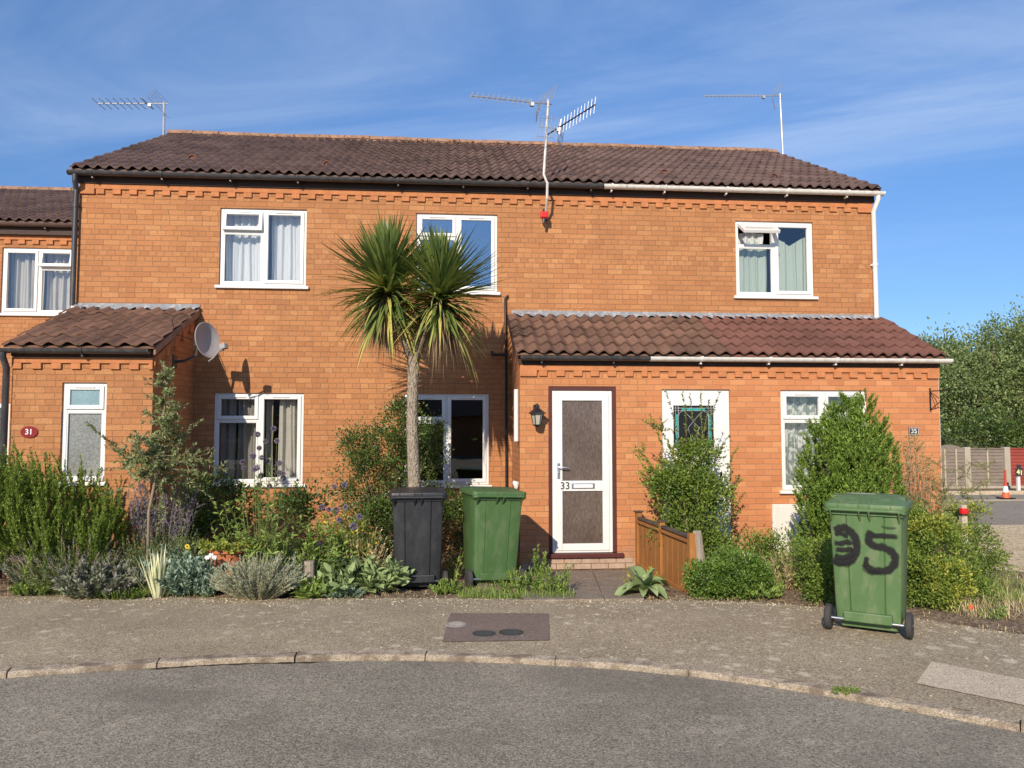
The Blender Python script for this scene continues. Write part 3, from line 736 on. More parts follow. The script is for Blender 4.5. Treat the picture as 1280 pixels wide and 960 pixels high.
m = MB(); m.box(hx-.016, hx+.016, yy-.012, yy-.001, hz-.14, hz+.05); m.tube([(hx, yy-.01, hz), (hx, yy-.05, hz), (hx+.03, yy-.055, hz), (hx+.12, yy-.05, hz-.005)], .009, 8); m.lathe([(.009, -.012), (.009, 0)], (hx, yy-.012, hz-.07), 'y', 10)
m.build('handle', M['chrome'], door, smooth='auto')
# plinth step of pale bricks under door 33
mb = MB()
for j in range(2):
    x = PRX+.02+(.1 if j else 0)
    while x < XB2-.22:
        mb.box(x, x+.206, RY-.012-.010*(1-j), RY+.05, -.118+j*.068, -.056+j*.068); x += .216
mb.build('plinth_bricks', simple('worn_brick', (.38,.27,.20), .95, var=.4, sc=7, bump=.8, dirt=((.5,.42,.34), .6)), h33, bevel=.004)
# door 35
x0, x1, z0, z1 = D35; y = RY+.03; w = .075
m = MB(); m.box(x0, x0+w, y, y+.07, z0, z1); m.box(x1-w, x1, y, y+.07, z0, z1); m.box(x0+w, x1-w, y, y+.07, z1-w, z1); m.box(x0+w, x1-w, y, y+.07, z0, z0+.04)
fr35 = m.build('door_frame', M['upvc'], h35, bevel=.005)
gl = rect(842.5, 507, 893.5, 560, RY); a, b = x0+w-.01, x1-w+.01; yy = y-.008
ga, gb, gc, gd = gl
m = MB(); m.box(a, ga, yy, yy+.05, z0+.03, z1-w+.01); m.box(gb, b, yy, yy+.05, z0+.03, z1-w+.01); m.box(ga, gb, yy, yy+.05, gd, z1-w+.01); m.box(ga, gb, yy, yy+.05, z0+.03, gc)
m.box(ga+.02, gb-.02, yy-.012, yy+.02, z0+.20, gc-.12)
d35 = m.build('door', M['upvc'], h35, bevel=.006)
MB().box(ga-.002, gb+.002, yy+.02, yy+.03, gc-.002, gd+.002).build('pane', M['dark_pane'], d35)
m = MB(); q = .028
m.box(ga+.11, gb-.11, yy+.012, yy+.019, gd-.06, gd-.032); m.box(ga+.035, ga+.06, yy+.012, yy+.019, gc+.03, gd-.11); m.box(gb-.06, gb-.035, yy+.012, yy+.019, gc+.03, gd-.11)
m.build('coloured_glass', M['teal'], d35)
m = MB()
for xx in (ga+.03, ga+.065, gb-.065, gb-.03): m.box(xx-.003, xx+.003, yy+.010, yy+.0195, gc, gd)
for zz in (gd-.03, gd-.064): m.box(ga, gb, yy+.009, yy+.0185, zz-.003, zz+.003)
m.tube([(ga+.065, yy+.014, gd-.14), (ga+.08, yy+.014, gd-.09), (ga+.13, yy+.014, gd-.066)], .004, 5); m.tube([(gb-.065, yy+.014, gd-.14), (gb-.08, yy+.014, gd-.09), (gb-.13, yy+.014, gd-.066)], .004, 5)
for s_ in (-1, 1):
    cx = (ga+gb)/2; m.tube([(cx+s_*.12, yy+.014, gd-.07), (cx+s_*.05, yy+.014, gd-.14), (cx, yy+.014, gd-.2), (cx+s_*.07, yy+.014, gd-.28), (cx, yy+.014, gc+.02)], .004, 5)
m.build('leading', M['lead'], d35)
m = MB(); hx = b-.06; m.box(hx-.016, hx+.016, yy-.012, yy-.001, .82, 1.06); m.tube([(hx, yy-.01, 1.0), (hx, yy-.05, 1.0), (hx-.12, yy-.05, 1.0)], .009, 8); m.build('handle', M['black'], d35, smooth='auto')
# interior lining behind the doors
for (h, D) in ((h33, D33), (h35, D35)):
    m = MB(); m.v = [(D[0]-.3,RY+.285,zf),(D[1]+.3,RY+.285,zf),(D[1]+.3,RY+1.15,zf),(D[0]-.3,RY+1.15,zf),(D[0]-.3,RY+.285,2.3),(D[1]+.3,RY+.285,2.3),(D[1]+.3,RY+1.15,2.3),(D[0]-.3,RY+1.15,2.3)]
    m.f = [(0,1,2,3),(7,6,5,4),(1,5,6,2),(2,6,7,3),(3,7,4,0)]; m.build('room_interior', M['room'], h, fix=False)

# ---------------------------------------------------------------- things fixed to the houses
mb0 = P(964, 630, RY); mb1 = P(1012, 702, RY)
t = thing('meter_box', 'cream utility meter box low on the brick wall beside the conifer', 'meter box', (mb0.x, RY, mb1.z))
MB().box(mb0.x, mb1.x, RY-.035, RY-.001, mb1.z, mb0.z).build('box_frame', M['meter'], t, bevel=.006)
MB().box(mb0.x+.03, mb1.x-.03, RY-.043, RY-.0352, mb1.z+.03, mb0.z-.03).build('box_door', M['meter'], t, bevel=.004)
MB().lathe([(.012, -.05), (.012, -.044)], (mb1.x-.08, RY, (mb0.z+mb1.z)/2), 'y', 10).build('lock', M['sign_slate'], t)
# number plates
q = P(37, 540, LY)
t = thing('house_number_sign', 'round dark red sign reading 31 on the left porch wall above the rosemary', 'sign', (q.x, LY-.012, q.z), 'house number signs on the brick walls')
m = MB(); ring = [(q.x+.095*math.cos(2*PI*k/28), q.z+.068*math.sin(2*PI*k/28)) for k in range(28)]
m.prism_y(ring, LY-.014, LY-.002); m.build('plate', M['sign_red'], t, bevel=.002)
text(t, '31', .088, (q.x, LY-.0155, q.z), 'white_pl', bold=.001)
q = P(1141.5, 539, RY)
t = thing('house_number_sign', 'small dark rectangular sign reading 35 near the right corner of the wall', 'sign', (q.x, RY-.012, q.z), 'house number signs on the brick walls')
MB().box(q.x-.066, q.x+.066, RY-.014, RY-.002, q.z-.05, q.z+.05).build('plate', M['sign_slate'], t, bevel=.002)
m = MB(); 
for (a_, b_, c_, d_) in ((-.062, .062, .043, .046), (-.062, .062, -.046, -.043), (-.062, -.059, -.043, .043), (.059, .062, -.043, .043)): m.box(q.x+a_, q.x+b_, RY-.0155, RY-.0142, q.z+c_, q.z+d_)
m.build('border', M['white_pl'], t)
text(t, '35', .085, (q.x, RY-.0155, q.z), 'white_pl')
# wrought hanging bracket
q = P(1162, 487, RY); q2 = P(1163, 512, RY)
t = thing('hanging_bracket', 'black wrought iron plant bracket at the right corner of the wall', 'bracket', (q.x, RY, q2.z))
m = MB(); m.box(q.x-.008, q.x+.008, RY-.012, RY-.001, q2.z-.02, q.z+.02)
m.tube([(q.x, RY-.01, q.z-.02), (q.x+.06, RY-.17, q.z-.02), (q.x+.10, RY-.28, q.z-.02)], .006, 6)
m.tube([(q.x, RY-.01, q2.z), (q.x+.05, RY-.12, q2.z+.09), (q.x+.10, RY-.27, q.z-.02)], .006, 6)
m.tube([(q.x, RY-.01, q.z-.03), (q.x+.03, RY-.08, q2.z+.12), (q.x+.035, RY-.1, q2.z+.06)], .005, 6)
m.build('arm', M['black'], t)
# lantern
q = P(670, 520, RY)
t = thing('wall_lantern', 'black carriage lantern on the brick wall left of the white door', 'wall lamp', (q.x, RY, q.z))
lx, ly, lz = q.x, RY-.13, q.z-.01
m = MB(); m.box(lx-.035, lx+.035, RY-.02, RY-.001, lz+.02, lz+.15); m.tube([(lx, RY-.015, lz+.11), (lx, RY-.07, lz+.155), (lx, ly, lz+.15), (lx, ly, lz+.11)], .012, 8); m.build('bracket', M['black'], t)
m = MB(); m.lathe([(.02, .118), (.035, .10), (.105, .045), (.108, .035), (.0, .035)], (lx, ly, lz), 'z', 6); m.lathe([(.045, -.115), (.05, -.105), (.05, -.095), (.02, -.125)], (lx, ly, lz), 'z', 6)
for k in range(6):
    an = PI/3*k; m.tube([(lx+.078*math.cos(an), ly+.078*math.sin(an), lz+.035), (lx+.048*math.cos(an), ly+.048*math.sin(an), lz-.10)], .006, 5)
m.build('lamp_frame', M['black'], t)
MB().lathe([(.045, -.1), (.073, .034)], (lx, ly, lz), 'z', 6).build('lamp_glass', M['lamp_glass'], t)
# aerials
def aerial(t, mast_top, dirv, L, n, el, mat='alu', refl='grid', el_dir=None, r=.011, flip=1, eld=.0):
    d = Vector(dirv).normalized(); e = Vector(el_dir).normalized() if el_dir else d.cross(Vector((0,0,1))).normalized()
    p = Vector(mast_top)
    MB().tube([p-d*.06, p+d*L], r, 6).build('boom', M[mat], t)
    m = MB()
    for k in range(n):
        c = p+d*(L*.27+(L*.72)*k/(n-1)); m.tube([c-e*el*1.25, c+e*el*1.25], .0065 if el < .08 or el > .1 else .0038, 5)
    c = p+d*(L*.22); m.tube([c-e*el*1.15+d*.03, c+e*el*1.15+d*.03], .008, 5); m.obox(c+Vector((0,0,-.03)), (.05,.05,.05))
    m.build('elements', M[mat if mat == 'alu' else 'alu'], t)
    m = MB(); up = e.cross(d).normalized()
    for s in (-1, 1):
        for k in range(5):
            c = p+d*(.16-.03*k*flip*1.0)+up*s*(.03+.05*k)
            m.tube([c-e*.17, c+e*.17], .004, 4)
        for k in (-1, 0, 1):
            m.tube([p+d*.16+up*s*.03+e*.13*k, p+d*.04+up*s*.23+e*.13*k], .004, 4)
    m.build('reflector', M['alu'], t)
q = P(206, 168, RYD); 
t = thing('tv_aerial', 'short aerial with a mesh reflector at the left end of the ridge', 'aerial', (q.x, RYD, q.z), 'television aerials above the roof')
top = P(206.5, 131, RYD)
MB().tube([(q.x, RYD-.05, q.z-.25), (top.x, RYD-.05, top.z+.03)], .02, 8).build('mast', M['alu'], t)
d = P(122, 129.5, RYD-.3)-Vector((top.x, RYD-.05, top.z)); aerial(t, (top.x, RYD-.05, top.z), d, d.length, 8, .12, el_dir=(.45, .8, -.35))
q = P(681, 272, MY); b1 = P(679, 236, EY-.14); top = P(685.5, 127, EY-.14)
t = thing('tv_aerial', 'twin aerials on the tall pale mast fixed to the wall', 'aerial', (q.x, MY, q.z), 'television aerials above the roof')
m = MB(); m.tube([(q.x, MY-.03, q.z-.02), (q.x, MY-.1, q.z+.0), (q.x-.0, EY-.10, 4.80), (q.x+.0, EY-.14, 5.0), (b1.x+.01, EY-.14, 5.12), (top.x, EY-.14, top.z+.03)], .019, 8)
m.build('mast', simple('galvanised_mast', (.62,.58,.54), .6, metal=.2, var=.35, sc=14), t)
m = MB(); m.box(q.x-.03, q.x+.03, MY-.02, MY-.001, q.z-.05, q.z+.12); m.box(q.x-.02, q.x+.02, MY-.12, MY-.02, q.z-.01, q.z+.02); m.build('wall_bracket', M['black'], t)
p1 = Vector((top.x, EY-.14, P(685, 130, EY-.14).z)); d = P(588, 119.5, EY-.8)-p1; aerial(t, p1, d, d.length, 12, .07, el_dir=(.25, .55, .8), mat='alu')
p1 = Vector((top.x-.0, EY-.16, P(684, 168, EY-.14).z)); d = P(744, 131, EY-.9)-p1; aerial(t, p1, d, d.length, 11, .09, mat='black', el_dir=(.12, .0, 1))
q = P(977, 190, RYD); top = P(973.5, 121, RYD)
t = thing('tv_aerial', 'long slim aerial on the mast at the right end of the ridge', 'aerial', (q.x, RYD, q.z), 'television aerials above the roof')
MB().tube([(q.x, RYD-.05, q.z-.25), (q.x, RYD-.05, q.z+.05), (top.x, RYD-.05, top.z+.04)], .021, 8).build('mast', M['alu'], t)
p1 = Vector((top.x, RYD-.05, top.z)); d = P(880, 120, RYD-.4)-p1; aerial(t, p1, d, d.length, 15, .07, el_dir=(.3, .7, .6))
# floodlight / bell on the wall
q = P(678.5, 273, MY)
t = thing('security_light', 'small red wall light at the foot of the aerial mast', 'light', (q.x, MY-.12, q.z))
MB().box(q.x-.055, q.x+.055, MY-.19, MY-.11, q.z-.04, q.z+.055).build('housing', M['red'], t, bevel=.015)
m = MB(); m.tube([(q.x, MY-.15, q.z-.04), (q.x-.01, MY-.15, q.z-.11)], .02, 8); m.tube([(q.x, MY-.11, q.z), (q.x, MY-.005, q.z-.03)], .012, 6); m.build('sensor', M['dark_plastic'], t)
# satellite dish
q = P(260, 425, 9.95)
t = thing('satellite_dish', 'grey satellite dish on an arm beside the left porch wall', 'satellite dish', tuple(q))
nv = Vector((.88, -.45, .15)).normalized(); R = nv.to_track_quat('Z', 'Y').to_matrix()
m = MB(); rings = []
for rr, h in ((.001, -.055), (.07, -.052), (.14, -.042), (.20, -.026), (.245, -.004), (.262, .0), (.268, -.006), (.245, -.016), (.20, -.038), (.10, -.060), (.001, -.068)):
    rings.append([q+R@Vector((rr*.80*math.cos(2*PI*k/32), rr*.87*math.sin(2*PI*k/32), h)) for k in range(32)])
m.loft(rings, caps=False); m.build('reflector', M['dish'], t, smooth='auto')
bk = q-nv*.135; foot = Vector((PLX+.01, 9.9, q.z-.22))
m = MB(); m.obox(bk, (.09,.09,.13), R); m.tube([bk-nv*.03, bk-nv*.05+Vector((0,0,-.16)), Vector((PLX+.12, 9.92, q.z-.27)), Vector((PLX+.004, 9.93, q.z-.28))], .018, 8); m.box(PLX+.001, PLX+.012, 9.86, 10.0, q.z-.36, q.z-.2); m.build('mount', M['dark_plastic'], t)
lnb = q+nv*.26+Vector((.0,.0,-.13)); m = MB(); m.tube([q+R@Vector((0,-.27,-.02)), q-Vector((0,0,.25))+nv*.08, lnb], .011, 6); m.build('feed_arm', M['alu'], t)
m = MB(); m.obox(lnb, (.075,.07,.085), R); m.lathe([(.03,-.05),(.035,.02)], lnb-nv*.03, 'z', 10); m.build('receiver', M['dish'], t, bevel=.008)
m = MB(); m.tube([bk, Vector((PLX+.05, 9.8, q.z+.05)), Vector((PLX+.02, 9.75, q.z+.22)), Vector((PLX+.01, 9.95, q.z+.33))], .005, 5); m.build('cable', M['black'], t)

# ---------------------------------------------------------------- ground, road, pavement
def kind(o, k='structure'): o['kind'] = k; return o
KP = [(-60,-60),(-14,-8),(-8,1.5),(-6.5,3.3),(-5,4.55),(-4,5.1),(-2.94,5.445),(-2.15,5.575),(-1.23,5.655),(-.33,5.627),(.51,5.48),(1.36,5.225),(2.11,4.83),(2.78,4.32),(3.13,4.03),(4.2,3.05),(5.5,1.5),(9,-4),(60,-80)]
BP = [(-60,16),(-14,10.2),(-7,8.7),(-4.46,8.22),(-2.02,7.84),(0,7.63),(1.39,7.4),(3.23,6.95),(3.9,6.4),(4.37,5.85),(5.2,5.3),(7,4.7),(14,3.2),(60,-6)]
def smooth_curve(pts):
    xs = np.array([p[0] for p in pts]); ys = np.array([p[1] for p in pts]); m = np.gradient(ys, xs)
    def f(x):
        i = int(np.clip(np.searchsorted(xs, x)-1, 0, len(xs)-2)); h = xs[i+1]-xs[i]; t = (x-xs[i])/h
        return float((2*t**3-3*t*t+1)*ys[i]+(t**3-2*t*t+t)*h*m[i]+(-2*t**3+3*t*t)*ys[i+1]+(t**3-t*t)*h*m[i+1])
    return f
kerb = smooth_curve(KP)
bnd0 = smooth_curve(BP)
def bnd(x): return bnd0(x)
def strip_mesh(name, mat, xs, lo, hi, zf_, n=6):
    vs = []; fs = []
    for i, x in enumerate(xs):
        a, b = lo(x), hi(x)
        for j in range(n+1):
            y = a+(b-a)*j/n; vs.append((x, y, zf_(x, y)))
    for i in range(len(xs)-1):
        for j in range(n): a = i*(n+1)+j; fs.append((a, a+n+1, a+n+2, a+1))
    mb = MB(); mb.v = vs; mb.f = fs
    return mb.build(name, mat, None, smooth=True)
xsf = [-60,-40,-25,-14]+[-13+.5*k for k in range(11)]+[-7.5+.08*k for k in range(181)]+[7.5+.7*k for k in range(10)]+[18,30,45,60]
kind(strip_mesh('ground', M['grassland'], [-400,-100,-30,0,7,30,100,400], lambda x: -100, lambda x: 500, lambda x, y: -.32, 4))
kind(strip_mesh('road', M['road'], xsf, lambda x: min(kerb(x), -9)-40, lambda x: kerb(x)-.01, lambda x, y: -.042, 8))
kind(strip_mesh('pavement', M['pave'], xsf, lambda x: kerb(x)+.09, lambda x: bnd(x)+.014*math.sin(x*9)+.012*math.sin(x*31)+.01*math.sin(x*57), lambda x, y: gz(y), 24))
# kerb: a run of stones with joints
mb = MB(); pts = []; x = -9.0
while x < 8.5: pts.append(Vector((x, kerb(x), 0))); x += .01
acc = 0; seg = []; L0 = .915; start = 0
def stone(pp):
    m_ = len(pp); vs = []; fs = []; dz = random.uniform(-.007, .005); dy = random.uniform(-.007, .007)
    prof = [(-.005, -.15), (-.005, -.012), (.010, .0), (.102, .004), (.106, -.15)]
    for i, p in enumerate(pp):
        d = (pp[min(i+1, m_-1)]-pp[max(i-1, 0)]).normalized(); nn = Vector((-d.y, d.x, 0))
        ch = random.uniform(-.004, .003) if random.random() > .12 else -.012
        for j_, (o, h) in enumerate(prof): vs.append(p+nn*(o+dy+(ch*-.6 if j_ in (1, 2) else 0))+Vector((0, 0, h+dz+(ch if j_ in (1, 2) else 0))))
    k = len(prof)
    for i in range(m_-1):
        for j in range(k-1): fs.append((i*k+j, (i+1)*k+j, (i+1)*k+j+1, i*k+j+1))
    fs.append(tuple(range(k))[::-1]); fs.append(tuple((m_-1)*k+j for j in range(k)))
    mb.add(vs, fs)
i0 = 0; off = .33
# phase so that a joint falls at the photographed places
length = 0
for i in range(1, len(pts)):
    length += (pts[i]-pts[i-1]).length
    if length > L0 or i == len(pts)-1:
        seg = pts[i0:i+1:6]+[pts[i]]
        e = (seg[-1]-seg[-2]).normalized()*.006; seg[-1] = seg[-1]-e; seg[0] = seg[0]+e
        stone(seg); i0 = i; length = 0
kind(mb.build('kerb', M['kerb'], None, smooth=False, fix=True))
# garden soil behind the pavement
def soil_z(x, y):
    t = min(1, max(0, (y-bnd(x)-.02)/.5))
    if .8 < x < 2.3 and y < 9.6: t *= .0
    return gz(y)-.012+t*(.03+.025*math.sin(x*5.1+y*3)+.015*math.sin(x*13+y*11))
kind(strip_mesh('garden_soil', M['soil'], [-14+.16*k for k in range(132)], lambda x: bnd(x)-.06, lambda x: 13.2, soil_z, 44))
# right side: gravel drive and lane
kind(strip_mesh('gravel_drive', M['gravel'], [6.55, 7, 9, 12, 16, 22, 40], lambda x: max(5.4, min(9, bnd(x)+.05)), lambda x: 13.1, lambda x, y: gz(y)+.014, 6))
kind(strip_mesh('lane', M['lane'], [3, 9, 16, 24, 60], lambda x: 13.11, lambda x: 19.1, lambda x, y: -.105, 2))
kind(strip_mesh('verge_strip', M['gravel'], [3, 12, 22, 60], lambda x: 17.3, lambda x: 17.75, lambda x, y: -.100, 1))
m = MB(); x = 9
while x < 40: m.box(x, x+.9, 19.2, 19.33, -.3, -.02); x += .91
kind(m.build('lane_kerb', M['slab'], None, bevel=.01))
kind(strip_mesh('far_bed', M['soil'], [3, 12, 22, 60], lambda x: 19.34, lambda x: 26, lambda x, y: -.06, 2))
# path slabs in front of doors
def slab_poly(mb, pts, h=.035):
    c = sum((Vector(p) for p in pts), Vector())/4
    q = [c+(Vector(p)-c)*.985 for p in pts]
    mb.add([p+Vector((0,0,-.03)) for p in q]+[p+Vector((0,0,.004)) for p in q], [(0,3,2,1),(4,5,6,7),(0,1,5,4),(1,2,6,5),(2,3,7,6),(3,0,4,7)])
mb = MB()
A0, A1 = G(640, 716), G(790, 714); B0, B1 = G(655, 752), G(806, 750)
for r_ in range(3):
    for c_ in range(3):
        f = lambda u, v: A0.lerp(A1, u).lerp(B0.lerp(B1, u), v)
        p = [f(c_/3, (r_+1)/3), f((c_+1)/3, (r_+1)/3), f((c_+1)/3, r_/3), f(c_/3, r_/3)]
        p = [Vector((v.x, v.y, gz(v.y)+.012)) for v in p]; slab_poly(mb, p)
kind(mb.build('path', M['flag'], None, bevel=.006))
mb = MB()
for r_ in range(4):
    for c_ in range(3):
        x = -6.5+c_*.55-(r_*.1); y = 8.35+r_*.62
        p = [Vector((x, y, gz(y)+.015)), Vector((x+.54, y, gz(y)+.015)), Vector((x+.54, y+.6, gz(y+.6)+.015)), Vector((x, y+.6, gz(y+.6)+.015))]; slab_poly(mb, p)
kind(mb.build('path', M['slab'], None, bevel=.006))
def sheet(name, pxs, dz, mat, thick=.0):
    ps = [G(*p)+Vector((0,0,dz)) for p in pxs]
    m = MB(); m.add(ps, [tuple(range(len(ps)))]); return m.build(name, mat, None)
pq = [G(553,803), G(687,801), G(686,767.5), G(563,767)]; mb = MB(); n_ = 12
for j in range(n_+1):
    for i in range(n_+1):
        v_ = pq[0].lerp(pq[1], i/n_).lerp(pq[3].lerp(pq[2], i/n_), j/n_); mb.v.append((v_.x, v_.y, gz(v_.y)+.006))
for j in range(n_):
    for i in range(n_): a_ = j*(n_+1)+i; mb.f.append((a_, a_+1, a_+n_+2, a_+n_+1))
kind(mb.build('pavement_patch', M['patch'], None))
mb = MB()
q = [G(1145,855), G(1290,884.5), G(1292,852.5), G(1165,828)]
n_ = 14; vs = []; fs = []
for i in range(n_+1):
    u = i/n_; a_ = q[0].lerp(q[1], u); b_ = q[3].lerp(q[2], u)
    vs += [a_+Vector((0, random.uniform(-.008, .008), .006)), b_+Vector((0, random.uniform(-.008, .008), .006))]
for i in range(n_): fs.append((2*i, 2*i+2, 2*i+3, 2*i+1))
mb.add(vs, fs); kind(mb.build('concrete_strip', M['slab'], None))
def cover(c, r, label, mat, group):
    t = thing('access_cover', label, 'manhole cover', tuple(c+Vector((0,0,.006))), group)
    m = MB(); m.lathe([(r, -.02), (r, .002), (r-.012, .004), (r-.014, .001)], c+Vector((0,0,.007)), 'z', 28); m.build('rim', mat, t)
    m = MB(); m.lathe([(r-.015, -.02), (r-.015, .003)], c+Vector((0,0,.007)), 'z', 28)
    for k in range(-3, 4):
        w = math.sqrt(max(0, (r-.03)**2-(k*r/4)**2)); m.box(c.x-w, c.x+w, c.y+k*r/4-.004, c.y+k*r/4+.004, c.z+.009, c.z+.0125)
    m.build('lid', mat, t)
cover(G(605, 793), .092, 'left one of two dark round covers set in the pavement patch', M['iron'], 'round covers in the pavement patch')
cover(G(639, 791.5), .098, 'right one of two dark round covers set in the pavement patch', M['iron'], 'round covers in the pavement patch')
cover(G(570, 781.5), .088, 'pale worn metal cover at the left edge of the pavement patch', M['iron_pale'], 'round covers in the pavement patch')
vs = []; fs = []; mb = MB(); xs_ = [-2.1+.02*k for k in range(66)]
for i, x in enumerate(xs_):
    w_ = (.004+.016*abs(math.sin(x*7.3)*math.sin(x*19+1)))*min(1, i/8, (65-i)/8); y_ = kerb(x)-.028-.012*math.sin(x*5)
    vs += [(x, y_-w_, -.037), (x, y_+w_, -.037)]
for i in range(65): fs.append((2*i, 2*i+2, 2*i+3, 2*i+1))
mb.v = vs; mb.f = fs; kind(mb.build('kerb_crack', M['black'], None, fix=False))
# loose pale stones and bits scattered on the pavement edge
mb = MB()
for i in range(1500):
    px = random.uniform(-20, 1290); 
    x = on(px, 7).x if random.random() < .0 else random.uniform(-5.5, 5)
    e = bnd(x)
    y = e-abs(random.gauss(0, .22)) if random.random() < .8 else random.uniform(kerb(x)+.15, e)
    s = random.uniform(.0025, .0075)*(1.7 if random.random() < .05 else 1)
    mb.obox((x, y, gz(y)+s*.3), (s*2, s*1.5, s*.8), Euler((random.random(), random.random(), random.random()*3)).to_matrix())
o = mb.build('loose_stones', simple('pale_stone', (.50,.42,.30), .95, var=.5, sc=3), None); o['kind'] = 'stuff'; o['label'] = 'pale grit and small stones scattered along the pavement edge'; o['category'] = 'grit'

# ---------------------------------------------------------------- wheelie bins
def wheelie_bin(label, loc, rotz, mat, roll=0, group='wheelie bins along the pavement', lidmat=None, pitch=0, dome=1.0):
    t = bpy.data.objects.new('wheelie_bin', None); COL.objects.link(t); t.location = loc; t.rotation_euler = (math.radians(pitch), math.radians(roll), math.radians(rotz))
    t['label'] = label; t['category'] = 'wheelie bin'; t['group'] = group; ORIG[t.name] = Vector((0,0,0))
    def ring(z, w, yb, yf, c=.035, ins=0):
        g = .007; p = []
        # back face (towards -y) with the raised centre panel between two grooves
        xs = [(-w+c, yb), (-w*.52-.006, yb), (-w*.52, yb+g), (-w*.52+.008, yb-.004), (w*.52-.008, yb-.004), (w*.52, yb+g), (w*.52+.006, yb), (w-c, yb), (w-c*.3, yb+c*.3), (w, yb+c),
              (w, yf-c), (w-c*.3, yf-c*.3), (w-c, yf), (-w+c, yf), (-w+c*.3, yf-c*.3), (-w, yf-c), (-w, yb+c), (-w+c*.3, yb+c*.3)]
        return [Vector((x, y, z)) for x, y in xs]
    m = MB()
    m.loft([ring(.075, .228, -.17, .20), ring(.10, .238, -.205, .22), ring(.20, .242, -.212, .232), ring(.6, .255, -.235, .275), ring(.93, .266, -.252, .305), ring(.932, .275, -.262, .312), ring(.975, .277, -.262, .315)])
    body = m.build('body', mat, t, smooth='auto', local=True)
    m = MB()   # foot ledge and rear rail
    m.box(-.175, .175, -.255, -.19, .088, .165); m.box(-.20, .20, -.17, .16, .03, .09)
    m.build('foot_ledge', mat, body, local=True, bevel=.008)
    m = MB(); m.tube([(-.30, -.235, .10), (.30, -.235, .10)], .011, 10); m.build('axle', M['chrome'] if mat != M['binblack'] else M['dark_plastic'], t, local=True, smooth='auto')
    for s in (-1, 1):
        m = MB(); m.lathe([(.05, -.024), (.082, -.026), (.097, -.018), (.10, 0), (.097, .018), (.082, .026), (.05, .024)], (s*.288, -.215, .10), 'x', 28)
        w = m.build('wheel', M['tyre'], t, local=True, smooth='auto')
        m = MB(); m.lathe([(.0, -.022), (.05, -.02), (.052, .0), (.05, .02), (.0, .022)], (s*.288, -.215, .10), 'x', 18, caps=False); m.lathe([(.02, -.032), (.02, .032)], (s*.288, -.215, .10), 'x', 10)
        m.build('hub', M['dark_plastic'], w, local=True, smooth='auto')
    # hinge lugs, handle bar
    m = MB()
    for x in (-.245, -.035, .035, .245):
        m.prism_x([(-.255, .955), (-.255, .875), (-.275, .90), (-.315, .955), (-.318, .985), (-.27, .99)], x-.006, x+.006)
    m.box(-.27, .27, -.272, -.255, .925, .955)
    m.build('hinge_lugs', mat, t, local=True)
    m = MB(); m.tube([(-.25, -.305, .966), (.25, -.305, .966)], .013, 10)
    for s in (-1, 1): m.tube([(s*.245, -.305, .966), (s*.275, -.29, .955), (s*.285, -.25, .95)], .014, 8)
    m.build('handle', mat, t, local=True, smooth='auto')
    # lid
    lm = lidmat or mat
    def lr(z, w, yb, yf, c=.05):
        n = 5; p = []
        for (cx, cy, a0) in ((w-c, yb+c, -PI/2), (w-c, yf-c, 0), (-w+c, yf-c, PI/2), (-w+c, yb+c, PI)):
            for k in range(n+1): a = a0+PI/2*k/n; p.append(Vector((cx+c*math.cos(a), cy+c*math.sin(a), z)))
        return p
    m = MB(); m.loft([lr(.968, .292, -.285, .345), lr(.966, .298, -.292, .352), lr(1.0, .30, -.296, .355), lr(1.012, .296, -.29, .35), lr(1.016, .275, -.262, .325), lr(1.016+.034*dome, .235, -.17, .285), lr(1.016+.046*dome, .20, -.10, .25), lr(1.016+.05*dome, .16, -.06, .21)])
    lid = m.build('lid', lm, t, smooth='auto', local=True)
    for x in (-.19, -.04, .04, .19):
        m = MB(); m.prism_x([(-.30, .985), (-.30, 1.012), (-.22, 1.018+.02*dome), (-.15, 1.018+.044*dome), (-.13, 1.016+.03*dome), (-.2, 1.0)], x-.005, x+.005); m.build('lid_rib', lm, lid, local=True, bevel=.003)
    MB().box(-.034, .034, -.304, -.297, .975, 1.005).build('lid_catch', lm, lid, local=True, bevel=.003)
    for s in (-1, 1): MB().box(s*.24-.03, s*.24+.03, -.02, .2, 1.01, 1.016+.04*dome).build('lid_boss', lm, lid, local=True, bevel=.003)
    return t, body, lid
def face_y(z):     # rear panel surface of the bin body at height z
    return float(np.interp(z, [.20, .6, .93], [-.216, -.239, -.256]))
c_ = G(520, 737)
wheelie_bin('black wheelie bin hiding the foot of the palm trunk', (-.315, 8.33, gz(8.2)), 3, M['binblack'], dome=.35)
wheelie_bin('green wheelie bin next to the black bin, leaning slightly beside the porch corner', (.455, 8.42, gz(8.3)+.0), 13, M['bingreen'], roll=2.2, dome=.35)
wl, wr = G(1043, 787), G(1130, 798); mid = (wl+wr)/2; ang = math.degrees(math.atan2(wr.y-wl.y, wr.x-wl.x))
ca, sa = math.cos(math.radians(ang)), math.sin(math.radians(ang))
bl = mid+Vector((-sa*.215, ca*.215, 0))
t35, body35, lid35 = wheelie_bin('green wheelie bin standing alone on the pavement with 35 painted on it in black', tuple(bl), ang, M['bingreen2'])
